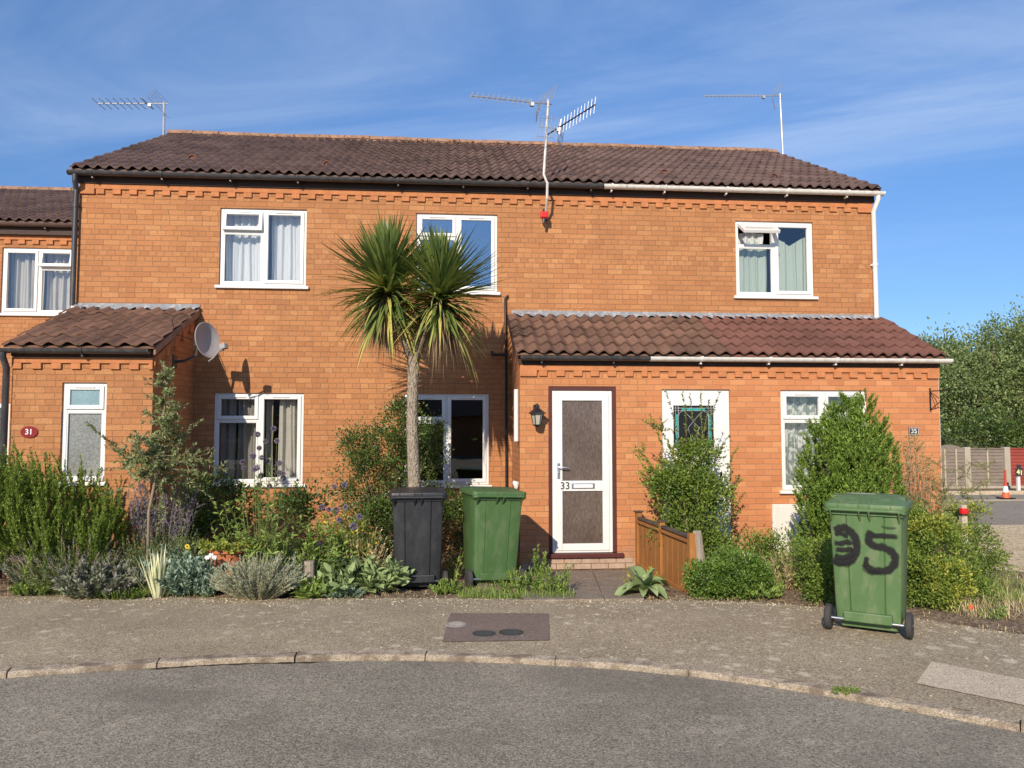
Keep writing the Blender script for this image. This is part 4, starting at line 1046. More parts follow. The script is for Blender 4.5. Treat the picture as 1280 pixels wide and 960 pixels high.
# sprayed digits as thin layers of paint on the rear panel
NS = NT('black_spray_paint')
tco = NS.obj(); 
n1 = NS.noise(NS.scale(tco, (1,1,1)), 28, 5, .75)
att = NS.n('ShaderNodeAttribute'); att.attribute_name = 'edge'
al = NS.ramp(NS.math('ADD', NS.math('MULTIPLY', att.outputs['Fac'], 1.1), NS.math('MULTIPLY', NS.math('SUBTRACT', n1, .5), 1.1)), [(.25, 0), (.98, .97)])
pb = NS.bsdf((.012,.012,.012), .6, 0, .3); tb = NS.n('ShaderNodeBsdfTransparent'); mx = NS.n('ShaderNodeMixShader')
NS.l(al, mx.inputs[0]); NS.l(tb.outputs[0], mx.inputs[1]); NS.l(pb, mx.inputs[2]); NS.fin(mx.outputs[0])
M['spray'] = NS.m
def stroke(pts, w, lift, fade=1.0):
    P2 = [Vector((p[0], p[1], 0)) for p in pts]; dense = []
    for i in range(len(P2)-1):
        p0 = P2[max(i-1, 0)]; p1 = P2[i]; p2 = P2[i+1]; p3 = P2[min(i+2, len(P2)-1)]
        for k in range(8):
            u = k/8; dense.append(.5*((2*p1)+(p2-p0)*u+(2*p0-5*p1+4*p2-p3)*u*u+(3*p1-p0-3*p2+p3)*u**3))
    dense.append(P2[-1]); vs = []; fs = []; ed = []; cols = (-1, -.5, 0, .5, 1)
    for i, p in enumerate(dense):
        d = (dense[min(i+1, len(dense)-1)]-dense[max(i-1, 0)]).normalized(); nn = Vector((-d.y, d.x, 0))
        e = min(1, i/4+.1, (len(dense)-1-i)/4+.1)
        for c in cols:
            q = p+nn*c*w*(1+.08*math.sin(i*.9)); vs.append((q.x, face_y(q.y)-lift, q.y)); ed.append((1-abs(c)**2.2)*e*fade)
    for i in range(len(dense)-1):
        for k in range(4): a = i*5+k; fs.append((a, a+1, a+6, a+5))
    me = bpy.data.meshes.new('paint_stroke'); me.from_pydata(vs, [], fs); at_ = me.attributes.new('edge', 'FLOAT', 'POINT'); at_.data.foreach_set('value', ed); me.update()
    return me
def bx(px, pz): return ((px-300)/350*.52+.012, .875-(pz-240)/600*.80)   # enlarged crop pixels to the panel
strokes = [
 ([(135,305),(165,290),(190,283),(225,310),(245,350),(248,400),(235,450),(205,480),(165,492),(120,475)], 23),
 ([(140,330),(165,318),(190,325),(200,345)], 13), ([(135,375),(170,378),(205,365),(225,385)], 15),
 ([(140,412),(175,415),(210,410),(232,400)], 15), ([(135,445),(165,460),(205,450),(235,425)], 16), ([(118,470),(150,500),(200,505),(245,470)], 13),
 ([(300,300),(330,318),(380,315),(452,317)], 15), ([(322,285),(312,320),(310,355),(335,378),(385,385),(425,415),(430,460),(405,505),(360,522),(310,515),(280,480)], 22),
 ([(270,510),(310,535),(370,530)], 15), ([(365,258),(400,268),(455,265)], 8), ([(300,440),(292,480),(300,500)], 14)]
parts_ = []
vsA = []; 
me_all = None
bmj = bmesh.new()
for k, (pp, w) in enumerate(strokes):
    me = stroke([bx(*p) for p in pp], w*.00185, .003+.0006*k, .62 if w < 10 or k in (5, 8) else 1.0)
    bmj.from_mesh(me); bpy.data.meshes.remove(me)
me = bpy.data.meshes.new('painted_number'); bmj.to_mesh(me); bmj.free()
o = link_mesh('painted_number', me, M['spray'], body35, True, local=True); o['label'] = 'black sprayed number 35'
# bird dropping / pale label on the lid
m = MB(); m.loft([[Vector((-.06+.0+.11*math.cos(2*PI*k/14)*(1+.15*math.sin(k*3.1)), .12+.045*math.sin(2*PI*k/14)*(1+.25*math.sin(k*2.3)), zz)) for k in range(14)] for zz in (1.06, 1.0685)])
m.build('sticker', M['iron_pale'], lid35, local=True)

# ---------------------------------------------------------------- foliage tools
def unit(a): return a/np.maximum(np.linalg.norm(a, axis=1, keepdims=True), 1e-9)
class Fol:
    def __init__(s): s.b = []; s.d = []; s.n = []; s.L = []; s.W = []
    def add(s, b, d, L, W, nrm=None):
        b = np.atleast_2d(b); N_ = len(b); d = unit(np.broadcast_to(d, (N_, 3)).astype(float))
        if nrm is None: nrm = rng.normal(size=(N_, 3))+np.array([0, -.3, .9])
        s.b.append(b); s.d.append(d); s.n.append(nrm); s.L.append(np.broadcast_to(L, N_)); s.W.append(np.broadcast_to(W, N_))
    def build(s, name, mat, parent, fold=.12):
        b = np.vstack(s.b); d = np.vstack(s.d); n = np.vstack(s.n); L = np.concatenate(s.L)[:, None]; W = np.concatenate(s.W)[:, None]
        side = unit(np.cross(d, n)); up = unit(np.cross(side, d)); N_ = len(b)
        V = np.empty((N_, 6, 3)); V[:, 0] = b; V[:, 1] = b+d*L*.35+side*W*.5+up*W*fold; V[:, 2] = b+d*L*.72+side*W*.36+up*W*fold*.5
        V[:, 3] = b+d*L-up*L*.08; V[:, 4] = b+d*L*.72-side*W*.36+up*W*fold*.5; V[:, 5] = b+d*L*.35-side*W*.5+up*W*fold
        q = np.array([[0, 1, 2, 5], [5, 2, 3, 4]]); q = np.array([[0,1,2,3],[0,3,4,5]])
        Fq = (np.arange(N_)[:, None, None]*6+q[None]).reshape(-1, 4)
        return np_mesh(name, V.reshape(-1, 3), Fq, mat, parent)
def sph(n):
    v = rng.normal(size=(n, 3)); return unit(v)
def blob_leaves(F_, ells, n, L, W, clumps=70, cr=.16, up=.35, zmin=None, shell=.55):
    vol = np.array([e[3]*e[4]*e[5] for e in ells])**(2/3); pr = vol/vol.sum()
    k = rng.choice(len(ells), clumps, p=pr); E = np.array(ells, float)[k]
    dirs = sph(clumps); rad = (shell+(1-shell)*rng.random(clumps))[:, None]
    cc = E[:, :3]+dirs*E[:, 3:]*rad; csz = cr*(.6+.8*rng.random(clumps))
    a = rng.integers(0, clumps, n); off = rng.normal(size=(n, 3))*csz[a][:, None]*.55
    b = cc[a]+off
    d = unit(off+dirs[a]*csz[a][:, None]*.8)+rng.normal(size=(n, 3))*.5+np.array([0, 0, up])
    if zmin is not None:
        ok = b[:, 2] > zmin; b, d = b[ok], d[ok]
    F_.add(b, d, L*(.6+.7*rng.random(len(b))), W*(.6+.7*rng.random(len(b))))
    return cc
def path_pts(p, d, L, droop=0.0, n=5, wob=.04):
    p = Vector(p); d = Vector(d).normalized(); o = [p.copy()]
    for i in range(1, n+1):
        d = (d+Vector((random.gauss(0, wob), random.gauss(0, wob), random.gauss(0, wob)-droop/n))).normalized(); p = p+d*(L/n); o.append(p.copy())
    return o
def along(F_, pts, n, L, W, ang=.7, t0=.1, taper=.5, jit=.15):
    P_ = np.array([tuple(q) for q in pts]); m_ = len(P_)-1
    t = t0+(1-t0)*np.sort(rng.random(n)); x = t*m_; i = np.minimum(x.astype(int), m_-1); f = (x-i)[:, None]
    b = P_[i]*(1-f)+P_[i+1]*f; ax = unit(P_[i+1]-P_[i]); r = unit(np.cross(ax, rng.normal(size=(n, 3))))
    d = ax*math.cos(ang)+r*math.sin(ang)+rng.normal(size=(n, 3))*jit
    s = (1-taper*t)*(.75+.5*rng.random(n))
    F_.add(b, d, L*s, W*s, nrm=ax+rng.normal(size=(n, 3))*.3)
def stems_mesh(name, paths, r0, r1, mat, parent, n=4):
    mb = MB()
    for p in paths: k = len(p); mb.tube(p, [r0+(r1-r0)*i/(k-1) for i in range(k)], n, caps=False)
    return mb.build(name, mat, parent, smooth=True, fix=False)
def blades(name, bases, dirs, L, W, droop, mat, parent, segs=7, fold=.25, taper=1.0):
    N_ = len(bases); b = np.array(bases, float); d = unit(np.array(dirs, float)); L = np.broadcast_to(L, N_); W = np.broadcast_to(W, N_); dr = np.broadcast_to(droop, N_)
    t = np.linspace(0, 1, segs+1); V = np.empty((N_, segs+1, 3, 3))
    side = unit(np.cross(d, np.array([0, 0, 1.0])+rng.normal(size=(N_, 3))*.05)); 
    for j, tt in enumerate(t):
        c = b+d*(L*tt)[:, None]; c = c+np.array([0, 0, -1.0])*(dr*L*tt**2)[:, None]
        hor = d.copy(); 
        c[:, :2] -= hor[:, :2]*(np.clip(dr, 0, 1.2)*L*.22*tt**3)[:, None]
        w = (W*min(1, .55+tt*4)*(1-tt**2.2*taper)*.5)[:, None]
        up = unit(np.cross(side, d)+1e-6)
        V[:, j, 0] = c-side*w; V[:, j, 1] = c-up*w*fold; V[:, j, 2] = c+side*w
    q = []
    for j in range(segs):
        for k in range(2): a = j*3+k; q.append([a, a+1, a+4, a+3])
    q = np.array(q); Fq = (np.arange(N_)[:, None, None]*(3*(segs+1))+q[None]).reshape(-1, 4)
    return np_mesh(name, V.reshape(-1, 3), Fq, mat, parent)

g = lambda *a: leaf_mat(*a)
M['l_rosemary'] = leaf_mat('rosemary_leaves', [(.045,.08,.012), (.08,.13,.018), (.13,.195,.028), (.20,.26,.05)], .25)
M['l_privet'] = leaf_mat('privet_leaves', [(.022,.05,.010), (.042,.085,.014), (.08,.13,.02), (.15,.19,.03)], .22)
M['l_yellow'] = leaf_mat('yellow_green_leaves', [(.05,.09,.012), (.10,.15,.02), (.19,.22,.03), (.30,.28,.05)], .25)
M['l_dark'] = leaf_mat('dark_glossy_leaves', [(.012,.024,.007), (.022,.044,.011), (.042,.075,.016), (.085,.12,.025)], .15, .35, .5)
M['l_box'] = leaf_mat('box_leaves', [(.025,.055,.010), (.045,.09,.014), (.075,.135,.022), (.11,.17,.03)], .2, .4, .5)
M['l_conifer'] = leaf_mat('conifer_sprays', [(.034,.072,.015), (.065,.12,.022), (.12,.19,.03), (.20,.28,.05)], .25)
M['l_silver'] = leaf_mat('silver_leaves', [(.13,.15,.12), (.20,.23,.18), (.28,.31,.24), (.36,.38,.30)], .15, .7)
M['l_bluegreen'] = leaf_mat('blue_green_leaves', [(.06,.10,.075), (.10,.15,.11), (.15,.21,.155), (.22,.28,.21)], .15)
M['l_sage'] = leaf_mat('sage_leaves', [(.085,.10,.055), (.13,.15,.085), (.18,.20,.13), (.15,.12,.13)], .15, .75)
M['l_olive'] = leaf_mat('grey_green_leaves', [(.04,.06,.018), (.075,.10,.03), (.12,.15,.05), (.22,.24,.12)], .2)
M['l_weed'] = leaf_mat('fresh_weed_leaves', [(.045,.085,.015), (.08,.135,.025), (.13,.19,.04), (.20,.25,.06)], .25)
M['l_mullein'] = leaf_mat('felted_leaves', [(.11,.15,.06), (.15,.20,.08), (.20,.25,.11)], .2, .8)
M['l_iris'] = leaf_mat('variegated_blades', [(.30,.33,.18), (.45,.46,.28), (.60,.58,.40)], .25)
M['l_palm'] = leaf_mat('palm_blades', [(.024,.05,.016), (.045,.08,.022), (.08,.115,.028), (.13,.155,.04)], .15, .4, .5)
M['l_palmy'] = leaf_mat('yellowing_palm_blades', [(.09,.13,.03), (.17,.20,.04), (.30,.28,.06), (.36,.30,.10)], .2, .45)
M['l_palmd'] = leaf_mat('dead_palm_blades', [(.09,.055,.035), (.16,.10,.06), (.24,.17,.10)], .05, .8)
M['l_dry'] = leaf_mat('dry_grass', [(.22,.16,.08), (.36,.28,.15), (.48,.40,.23)], .2, .8)
M['l_sagepur'] = leaf_mat('purple_spikes', [(.10,.075,.13), (.16,.12,.20), (.24,.19,.30), (.26,.20,.20)], .15, .8)
M['l_tree'] = leaf_mat('tree_leaves', [(.045,.07,.026), (.085,.115,.04), (.135,.17,.062), (.20,.24,.10)], .35)
M['l_fennel'] = leaf_mat('feathery_leaves', [(.06,.07,.03), (.11,.12,.045), (.19,.18,.08), (.28,.23,.12)], .25)
M['l_heath'] = leaf_mat('grey_heath_leaves', [(.13,.16,.11), (.19,.225,.16), (.25,.29,.21), (.29,.30,.21)], .1, .8)
M['globe'] = leaf_mat('globe_flower', [(.075,.06,.09), (.13,.105,.15), (.21,.17,.23)], .1, .8)
M['f_white'] = simple('white_petals', (.8,.8,.75), .7, var=.05); M['f_yellow'] = simple('yellow_petals', (.75,.55,.03), .7, var=.1); M['f_orange'] = simple('orange_petals', (.75,.13,.04), .6, var=.1)
for k in ('l_rosemary','l_privet'): pass

# ---------------------------------------------------------------- plants
def root(name, label, cat, p, group=None): return thing(name, label, cat, tuple(p), group)
# rosemary bush at the left
p = on(75, 8.75); t = root('rosemary_bush', 'large bright green rosemary bush with upright sprigs at the left edge', 'shrub', p)
F_ = Fol(); paths = []
for i in range(760):
    u = random.uniform(-1, 1); a = math.radians(random.uniform(0, 360)); 
    cx = -4.62+random.gauss(0, .62); cy = 8.72+random.gauss(0, .26)
    cx = max(-5.9, min(-3.62, cx))
    top = 1.42 if cx < -4.3 else 1.42-.55*(cx+4.3)/.7*.7
    z0 = random.uniform(.15, top-.38)
    fr = (8.9-cy)
    d = Vector((random.gauss(0, .22)+(cx+4.6)*.22, -.25-.25*random.random()+random.gauss(0, .12), 1.0))
    pp = path_pts((cx, cy-.12*(1-z0), z0), d, random.uniform(.26, .5), -.15, 5, .05); paths.append(pp)
    along(F_, pp, 88, .042, .014, .5, .0, .3)
for i in range(60):
    a = random.uniform(0, 2*PI); paths.append(path_pts((p.x+random.gauss(0,.25), p.y+random.gauss(0,.12), gz(8.7)-.02), (math.cos(a)*.6, math.sin(a)*.4, 1), random.uniform(.5, 1.0), .1, 6, .12))
F_.build('foliage', M['l_rosemary'], t); stems_mesh('stems', paths, .003, .0014, M['greenstem'], t)
# tall silvery sapling
p = on(189, 8.45); t = root('young_shrub', 'tall thin grey green sapling with bare stem in front of the left porch corner', 'shrub', p)
tip = P(205, 452, 8.6)
trunk = [p+Vector((0,0,-.03)), P(186, 640, 8.45), P(196, 590, 8.45), P(203, 560, 8.5), P(206, 500, 8.55), tip]
F_ = Fol(); br = []
for i in range(70):
    u = .34+.64*random.random()**1.5; k = u*5; j = min(int(k), 4); q = trunk[j].lerp(trunk[j+1], k-j)
    a = random.uniform(0, 2*PI); L_ = (.62*max(0, 1-abs(u-.42)/.34)**.8+.12+.10*(1-u))*random.uniform(.35, 1.15)
    pp = path_pts(q, (math.cos(a), math.sin(a)*.6, .30+random.gauss(0, .35)), L_, random.uniform(-.3, .5), 6, .2); br.append(pp); along(F_, pp, int(14+85*L_), .048, .019, .8, .15, .2)
    for s_ in range(int(1+L_*6)):
        w = pp[random.randint(1, 5)]; q2 = path_pts(w, (random.gauss(0,1), random.gauss(0,.7), .5), random.uniform(.06, .24), 0, 4, .15); br.append(q2); along(F_, q2, 17, .045, .018, .8, .0, .2)
q = P(130, 548, 8.5); pp = [trunk[3], P(172, 575, 8.45), P(150, 563, 8.45), P(128, 545, 8.45), P(108, 528, 8.45)]; br.append(pp); along(F_, pp, 190, .05, .019, .8, .15, .3)
along(F_, trunk[3:], 60, .045, .017, .8, .1, .3)
MB().tube(trunk, [.018,.016,.014,.010,.006,.002], 8).build('trunk', M['twig'], t, smooth=True, fix=False); stems_mesh('branches', br, .0045, .0012, M['twig'], t); F_.build('foliage', M['l_olive'], t)
# russian sage
p = on(210, 8.75); t = root('flowering_sage', 'wispy sage plant with pale purple flower spikes behind the sapling stem', 'plant', p)
F_ = Fol(); F2 = Fol(); st = []
for i in range(58):
    px = random.uniform(158, 248); Lh = random.uniform(.8, 1.16); c = on((px*.35+208*.65), 8.75+random.uniform(-.12, .12)); top = P(px, random.uniform(590, 640), 8.72)
    mid = c.lerp(top, .55)+Vector((random.gauss(0,.02), random.gauss(0,.03), .03)); pp = [c, c.lerp(mid, .5), mid, mid.lerp(top, .5)+Vector((random.gauss(0,.01),0,.01)), top]; st.append(pp)
    along(F2, pp[:4], 30, .05, .012, .7, .1, .2); along(F_, pp[2:], 75, .022, .011, .9, .0, .4)
    for s_ in range(3):
        w = pp[2].lerp(pp[4], random.random()); q2 = path_pts(w, (random.gauss(0,.6), random.gauss(0,.4), .8), random.uniform(.08, .2), 0, 3, .08); st.append(q2); along(F_, q2, 32, .02, .010, .9, 0, .4)
stems_mesh('stems', st, .003, .0012, M['l_sage'], t); F_.build('flower_spikes', M['l_sagepur'], t); F2.build('foliage', M['l_sage'], t)
# generic mound plants -------------------------------------------------------
def mound(name, label, cat, px, Y, w, h, n, L, W, mat, lean=.7, per=1, stem='greenstem', seed_off=0, spikes=None, base_w=.35, dep=.5, ang=.6, taper=.3, group=None):
    p = on(px, Y); p.z = soil_z(p.x, p.y) if p.x < 6.8 else gz(Y)
    t = root(name, label, cat, p, group); F_ = Fol(); st = []
    for i in range(n):
        a = random.uniform(0, 2*PI); r = math.sqrt(random.random()); bx_, by_ = r*math.cos(a), r*math.sin(a)
        b = p+Vector((bx_*w*base_w*.5, by_*w*base_w*dep*.5, 0)); out = Vector((bx_*lean, by_*lean*dep*1.4, 1))
        hh = h*(1-.55*r*r)*random.uniform(.75, 1.08); ll = hh/max(.35, out.normalized().z)
        ll = min(ll, math.hypot(w*.5, h))
        pp = path_pts(b, out, ll, .12, 5, .06); st.append(pp); along(F_, pp, per, L, W, ang, .12, taper)
    stems_mesh('stems', st, .0035, .0015, M[stem], t); F_.build('foliage', M[mat], t)
    return t, st
def flower_spikes(t, st, k, L, n, mat, name='flower_spikes', extra=.12, sm='drystem'):
    F_ = Fol(); s2 = []
    for pp in random.sample(st, min(k, len(st))):
        d = (pp[-1]-pp[-2]).normalized(); q = path_pts(pp[-1], d+Vector((0,0,.4)), random.uniform(extra*.6, extra*1.5), 0, 4, .05); s2.append(q); along(F_, q, n, L, L*.5, .8, .35, .3)
    stems_mesh('flower_stems', s2, .002, .0012, M[sm], t); F_.build(name, M[mat], t)
t, st = mound('lavender_bush', 'sprawling faded lavender with dry brown flower spikes at the left of the bed', 'plant', 92, 8.35, 1.05, .50, 240, .055, .007, 'l_olive', 1.2, 60)
flower_spikes(t, st, 110, .016, 26, 'l_sagepur'); 
t, st = mound('sage_bush', 'low grey green sage with broad felted leaves at the pavement edge', 'plant', 132, 8.08, .85, .36, 130, .075, .026, 'l_sage', 1.2, 46, base_w=.6)
t, st = mound('lavender_cotton', 'pale grey feathery bush in the shade beneath the rosemary', 'plant', 40, 8.75, .55, .48, 90, .03, .010, 'l_silver', .9, 60)
t, st = mound('thyme_clump', 'low dark green clump spilling onto the pavement under the sage', 'plant', 158, 7.98, .45, .17, 90, .018, .008, 'l_rosemary', 1.0, 60, base_w=.9)
t, st = mound('santolina_bush', 'fine olive green bush filling the gap behind the sage', 'plant', 175, 8.55, .8, .50, 150, .04, .008, 'l_olive', .9, 55, base_w=.6)
t, st = mound('grassy_herb', 'feathery green herb behind the striped leaves, below the purple sage', 'plant', 225, 8.6, .75, .62, 150, .05, .008, 'l_olive', .7, 55, base_w=.6)
# iris with striped blades
p = on(202, 8.03); t = root('variegated_iris', 'clump of cream striped sword leaves near the middle of the left bed', 'plant', p)
B, D = [], []
for i in range(66): a = random.uniform(0, 2*PI); r = random.random(); B.append((p.x+.09*r*math.cos(a), p.y+.05*math.sin(a)*r, p.z-.01)); D.append((math.cos(a)*.75*r, math.sin(a)*.4*r-.05, 1))
blades('leaves', B, D, rng.uniform(.32, .56, 66), rng.uniform(.018, .032, 66), rng.uniform(0, .25, 66), M['l_iris'], t)
t, st = mound('blue_green_plant', 'blue green poppy like foliage right of the striped leaves', 'plant', 244, 8.12, .56, .40, 100, .07, .032, 'l_bluegreen', .9, 34, base_w=.6)
t, st = mound('blue_green_plant', 'taller grey blue foliage with a yellow flower behind the striped leaves', 'plant', 222, 8.35, .6, .50, 80, .06, .028, 'l_bluegreen', .8, 32, base_w=.6)
q = P(234, 683, 8.2); m = MB()
for k in range(8):
    a = 2*PI*k/8; m.obox(q+Vector((.014*math.cos(a), -.0, .014*math.sin(a))), (.018, .004, .012), Euler((0, -a, 0)).to_matrix())
m.build('flower', M['f_yellow'], t)
def daisy(parent, q, r, mat, n=9, name='flower'):
    m = MB()
    for k in range(n):
        a = 2*PI*k/n+random.random()*.3; m.obox(q+Vector((r*.6*math.cos(a), random.uniform(-.3, .3)*r, r*.5*math.sin(a))), (r*1.0, r*.5, r*.45), Euler((random.random(), -a, random.random()*.5)).to_matrix())
    m.build(name, mat, parent, bevel=.002)
# terracotta pot
p = on(285, 8.2); t = root('terracotta_pot', 'orange terracotta bowl half hidden by trailing yellow green leaves', 'plant pot', p)
zb = p.z+.10
MB().lathe([(.0, -.1), (.12, -.1), (.185, .30), (.205, .305), (.205, .355), (.185, .355), (.17, .31), (0, .31)], (p.x, p.y+.1, zb), 'z', 24, caps=False).build('pot', M['terracotta'], t, smooth='auto')
t2 = root('potted_plant', 'yellow green trailing plant growing over the terracotta bowl', 'plant', p+Vector((0,.1,.26)))
F_ = Fol(); st = []
for i in range(60):
    a = random.uniform(0, 2*PI); pp = path_pts((p.x+.1*math.cos(a), p.y+.1+.1*math.sin(a), zb+.33), (math.cos(a), math.sin(a), .75), random.uniform(.12, .32), .9, 5, .1); st.append(pp); along(F_, pp, 24, .036, .024, .9, .1, .2)
F_.build('foliage', M['l_yellow'], t2); stems_mesh('stems', st, .0025, .0015, M['greenstem'], t2)
t3, st = mound('white_flowered_plant', 'small plant with one white bloom in front of the pot', 'plant', 262, 8.0, .28, .20, 30, .04, .018, 'l_bluegreen', .8, 22)
for (a_, b_) in ((264, 694), (259, 697), (268, 697)): daisy(t3, P(a_, b_, 7.98), .022, M['f_white'])
# grey heath dome
t, st = mound('grey_heath_dome', 'spiky silver grey dome of curry plant spilling over the pavement edge', 'plant', 326, 7.83, .84, .43, 430, .030, .006, 'l_heath', 1.35, 60, 'drystem', base_w=.4, ang=.45, taper=.1)
t, st = mound('yellow_lily_clump', 'yellow green strap leaves beside the pot under the globe thistle', 'plant', 322, 8.3, .5, .5, 60, .14, .016, 'l_yellow', .6, 14, base_w=.6)
# globe thistles
def globe_thistle(label, px, Y, heads, w, h, n, mat='l_weed', grp='globe thistles in the bed'):
    p = on(px, Y); p.z = soil_z(p.x, p.y); t = root('globe_thistle', label, 'plant', p, grp); F_ = Fol(); st = []; G_ = Fol()
    for i in range(n):
        a = random.uniform(0, 2*PI); r = math.sqrt(random.random()); b = p+Vector((r*math.cos(a)*w*.25, r*math.sin(a)*w*.2, 0))
        pp = path_pts(b, (math.cos(a)*r*.45, math.sin(a)*r*.3, 1), h*random.uniform(.55, 1.0), .05, 6, .06); st.append(pp); along(F_, pp, 42, .095, .030, 1.0, .08, .35)
    for (hx, hy, r_) in heads:
        q = P(hx, hy, Y+random.uniform(-.1, .1)); b = p+Vector(((q.x-p.x)*.4, (q.y-p.y)*.3, 0)); m_ = b.lerp(q, .6)+Vector((random.gauss(0,.02),0,.02))
        st.append([b, b.lerp(m_, .5), m_, m_.lerp(q, .5)+Vector((random.gauss(0,.008),0,0)), q]); r_ *= 1.25; d = sph(190); G_.add(np.array(q)+d*r_*.35, d, r_*.65, r_*.24)
        along(F_, st[-1][2:4], 9, .07, .02, .9, .1, .3)
        o = MB().lathe([(r_*.05, -r_*.6), (r_*.45, -r_*.4), (r_*.6, 0), (r_*.45, r_*.4), (r_*.05, r_*.6)], q, 'z', 10); H_.append((o, t, q))
    stems_mesh('stems', st, .0042, .002, M['greenstem'], t); F_.build('foliage', M[mat], t)
    G_.build('flower_heads', M['globe'], t)
H_ = []
hd = [(322,543,.028),(342,536,.027),(332,552,.025),(346,551,.025),(303,578,.026),(304,585,.02),(316,570,.032),(324,560,.024),(336,577,.030),(327,572,.024),(349,579,.026),(321,585,.028),(318,587,.024),(326,595,.028),(349,591,.028),(354,598,.028),(354,592,.022),(324,606,.026),(337,608,.026)]
globe_thistle('tall globe thistle with many grey purple heads in front of the lower left window', 332, 8.35, hd, .9, .95, 36)
hd = [(418,608,.022),(431,606,.030),(402,634,.028),(411,637,.024),(420,638,.034),(432,634,.026),(424,650,.028),(427,653,.026),(449,646,.030),(442,658,.038),(400,679,.030)]
globe_thistle('shorter globe thistle between the window and the black bin', 415, 8.2, hd, .85, .78, 26)
# evening primrose like yellow green spikes, with tiny yellow flowers
t, st = mound('yellow_flowered_weed', 'yellow green weed with small yellow flowers against the dark bush', 'plant', 430, 8.55, .55, .86, 40, .075, .022, 'l_yellow', .35, 34, base_w=.9)
F_ = Fol()
for i in range(60):
    pp = random.choice(st); q = pp[-1]+Vector((random.gauss(0,.03), -.03, random.uniform(-.25, .02))); d = sph(5); F_.add(np.array([q]*5), d, .02, .014)
F_.build('flowers', M['f_yellow'], t)
t, st = mound('leafy_weed', 'tall leafy green weed at the foot of the first globe thistle', 'plant', 365, 8.25, .6, .55, 60, .06, .026, 'l_weed', .6, 34, base_w=.8)
t, st = mound('grey_leaf_plant', 'pale grey green foliage low between the two globe thistles', 'plant', 372, 8.15, .4, .45, 46, .05, .02, 'l_silver', .6, 26, base_w=.7)
t, st = mound('brown_seed_plant', 'dry brown seeding stems in front of the dark bush', 'plant', 452, 8.3, .55, .62, 60, .035, .014, 'l_dry', .5, 30, 'drystem', base_w=.8)
t, st = mound('olive_shrublet', 'twiggy olive green shrublet beside the grey dome', 'plant', 375, 7.98, .35, .30, 70, .022, .010, 'l_olive', .8, 40, base_w=.8)
for i, (px, Y, w, h, n, L, W, lab) in enumerate([(430, 7.95, .62, .36, 44, .15, .062, 'broad leaved pale green weed by the wooden stump'), (474, 7.98, .5, .34, 34, .16, .06, 'broad leaved weed touching the black bin'), (398, 7.84, .36, .18, 26, .12, .04, 'low rosette weed at the foot of the wooden stump')]):
    mound('broad_leaved_weed', lab, 'plant', px, Y, w, h, n, L, W, 'l_mullein' if i != 2 else 'l_weed', .8, 7, base_w=.7, ang=.8, taper=.2, group='broad leaved weeds at the bed edge')
t, st = mound('blue_spurge', 'small blue grey spurge creeping onto the pavement', 'plant', 432, 7.80, .42, .13, 60, .025, .010, 'l_bluegreen', 1.3, 30, base_w=.7)
p = on(389, 7.95); t = root('wooden_stump', 'short weathered wooden stake among the weeds', 'post', p)
MB().loft([[Vector((p.x+.055*math.cos(2*PI*k/10), p.y+.05*math.sin(2*PI*k/10), z)) for k in range(10)] for z in (-.1, .28)]).build('stake', M['wood_grey'], t, bevel=.006)
# groundcover of shaded leaf litter beneath wall
def bush(name, label, ells, n, L, W, mat, clumps, cr, base, cat='shrub', shell=.5, up=.35, nst=26, sr=.008, barkm='bark', group=None, zmin=-.05):
    t = root(name, label, cat, base, group); F_ = Fol(); cc = blob_leaves(F_, ells, n, L, W, clumps, cr, up, zmin, shell)
    F_.build('foliage', M[mat], t); st = []; b = Vector(base)
    idx = rng.choice(len(cc), min(nst, len(cc)), replace=False)
    for i in idx:
        q = Vector(cc[i]); bb = b+Vector((random.gauss(0, .05), random.gauss(0, .05), -.02)); m_ = bb.lerp(q, .5)+Vector((random.gauss(0,.04), random.gauss(0,.04), .05))
        st.append([bb, bb.lerp(m_, .55)+Vector((random.gauss(0,.015),0,0)), m_, m_.lerp(q, .55)+Vector((0,0,random.gauss(0,.02))), q])
    stems_mesh('stems', st, sr, .002, M[barkm], t, 5)
    return t
def el(px, py, Y, rx, ry, rz): q = P(px, py, Y); return (q.x, q.y, q.z, rx, ry, rz)
# ivy-like bush below the left window
bush('shade_shrub', 'dark leafy shrub in the shade under the lower left window', [el(280, 640, 9.6, .5, .25, .32), el(255, 612, 9.5, .25, .2, .12), el(240, 650, 9.3, .3, .2, .35), el(375, 632, 9.4, .35, .2, .2)], 5200, .05, .028, 'l_dark', 90, .13, on(285, 9.5), nst=20)
# dark pyracantha behind the palm
bush('dark_evergreen_shrub', 'large dark green evergreen shrub behind the palm trunk', [el(470, 600, 9.75, .50, .4, .62), el(500, 545, 9.85, .36, .35, .40), el(448, 560, 9.7, .22, .25, .28), el(535, 560, 9.9, .24, .3, .40), el(470, 660, 9.5, .42, .35, .45), el(502, 520, 9.8, .14, .2, .24), el(566, 656, 9.7, .36, .3, .42), el(548, 625, 9.8, .3, .3, .3)], 26000, .036, .019, 'l_dark', 330, .12, on(495, 9.7), shell=.35, nst=60, sr=.014)
t, st = mound('dry_twiggy_weed', 'reddish dry twigs against the wall right of the ground floor window', 'plant', 622, 9.6, .35, .95, 12, .022, .01, 'l_dry', .3, 14, 'twig')
t, st = mound('shaded_weed', 'thin pale weed in the gap between the black and green bins', 'plant', 566, 8.5, .3, .42, 9, .05, .026, 'l_weed', .5, 14)
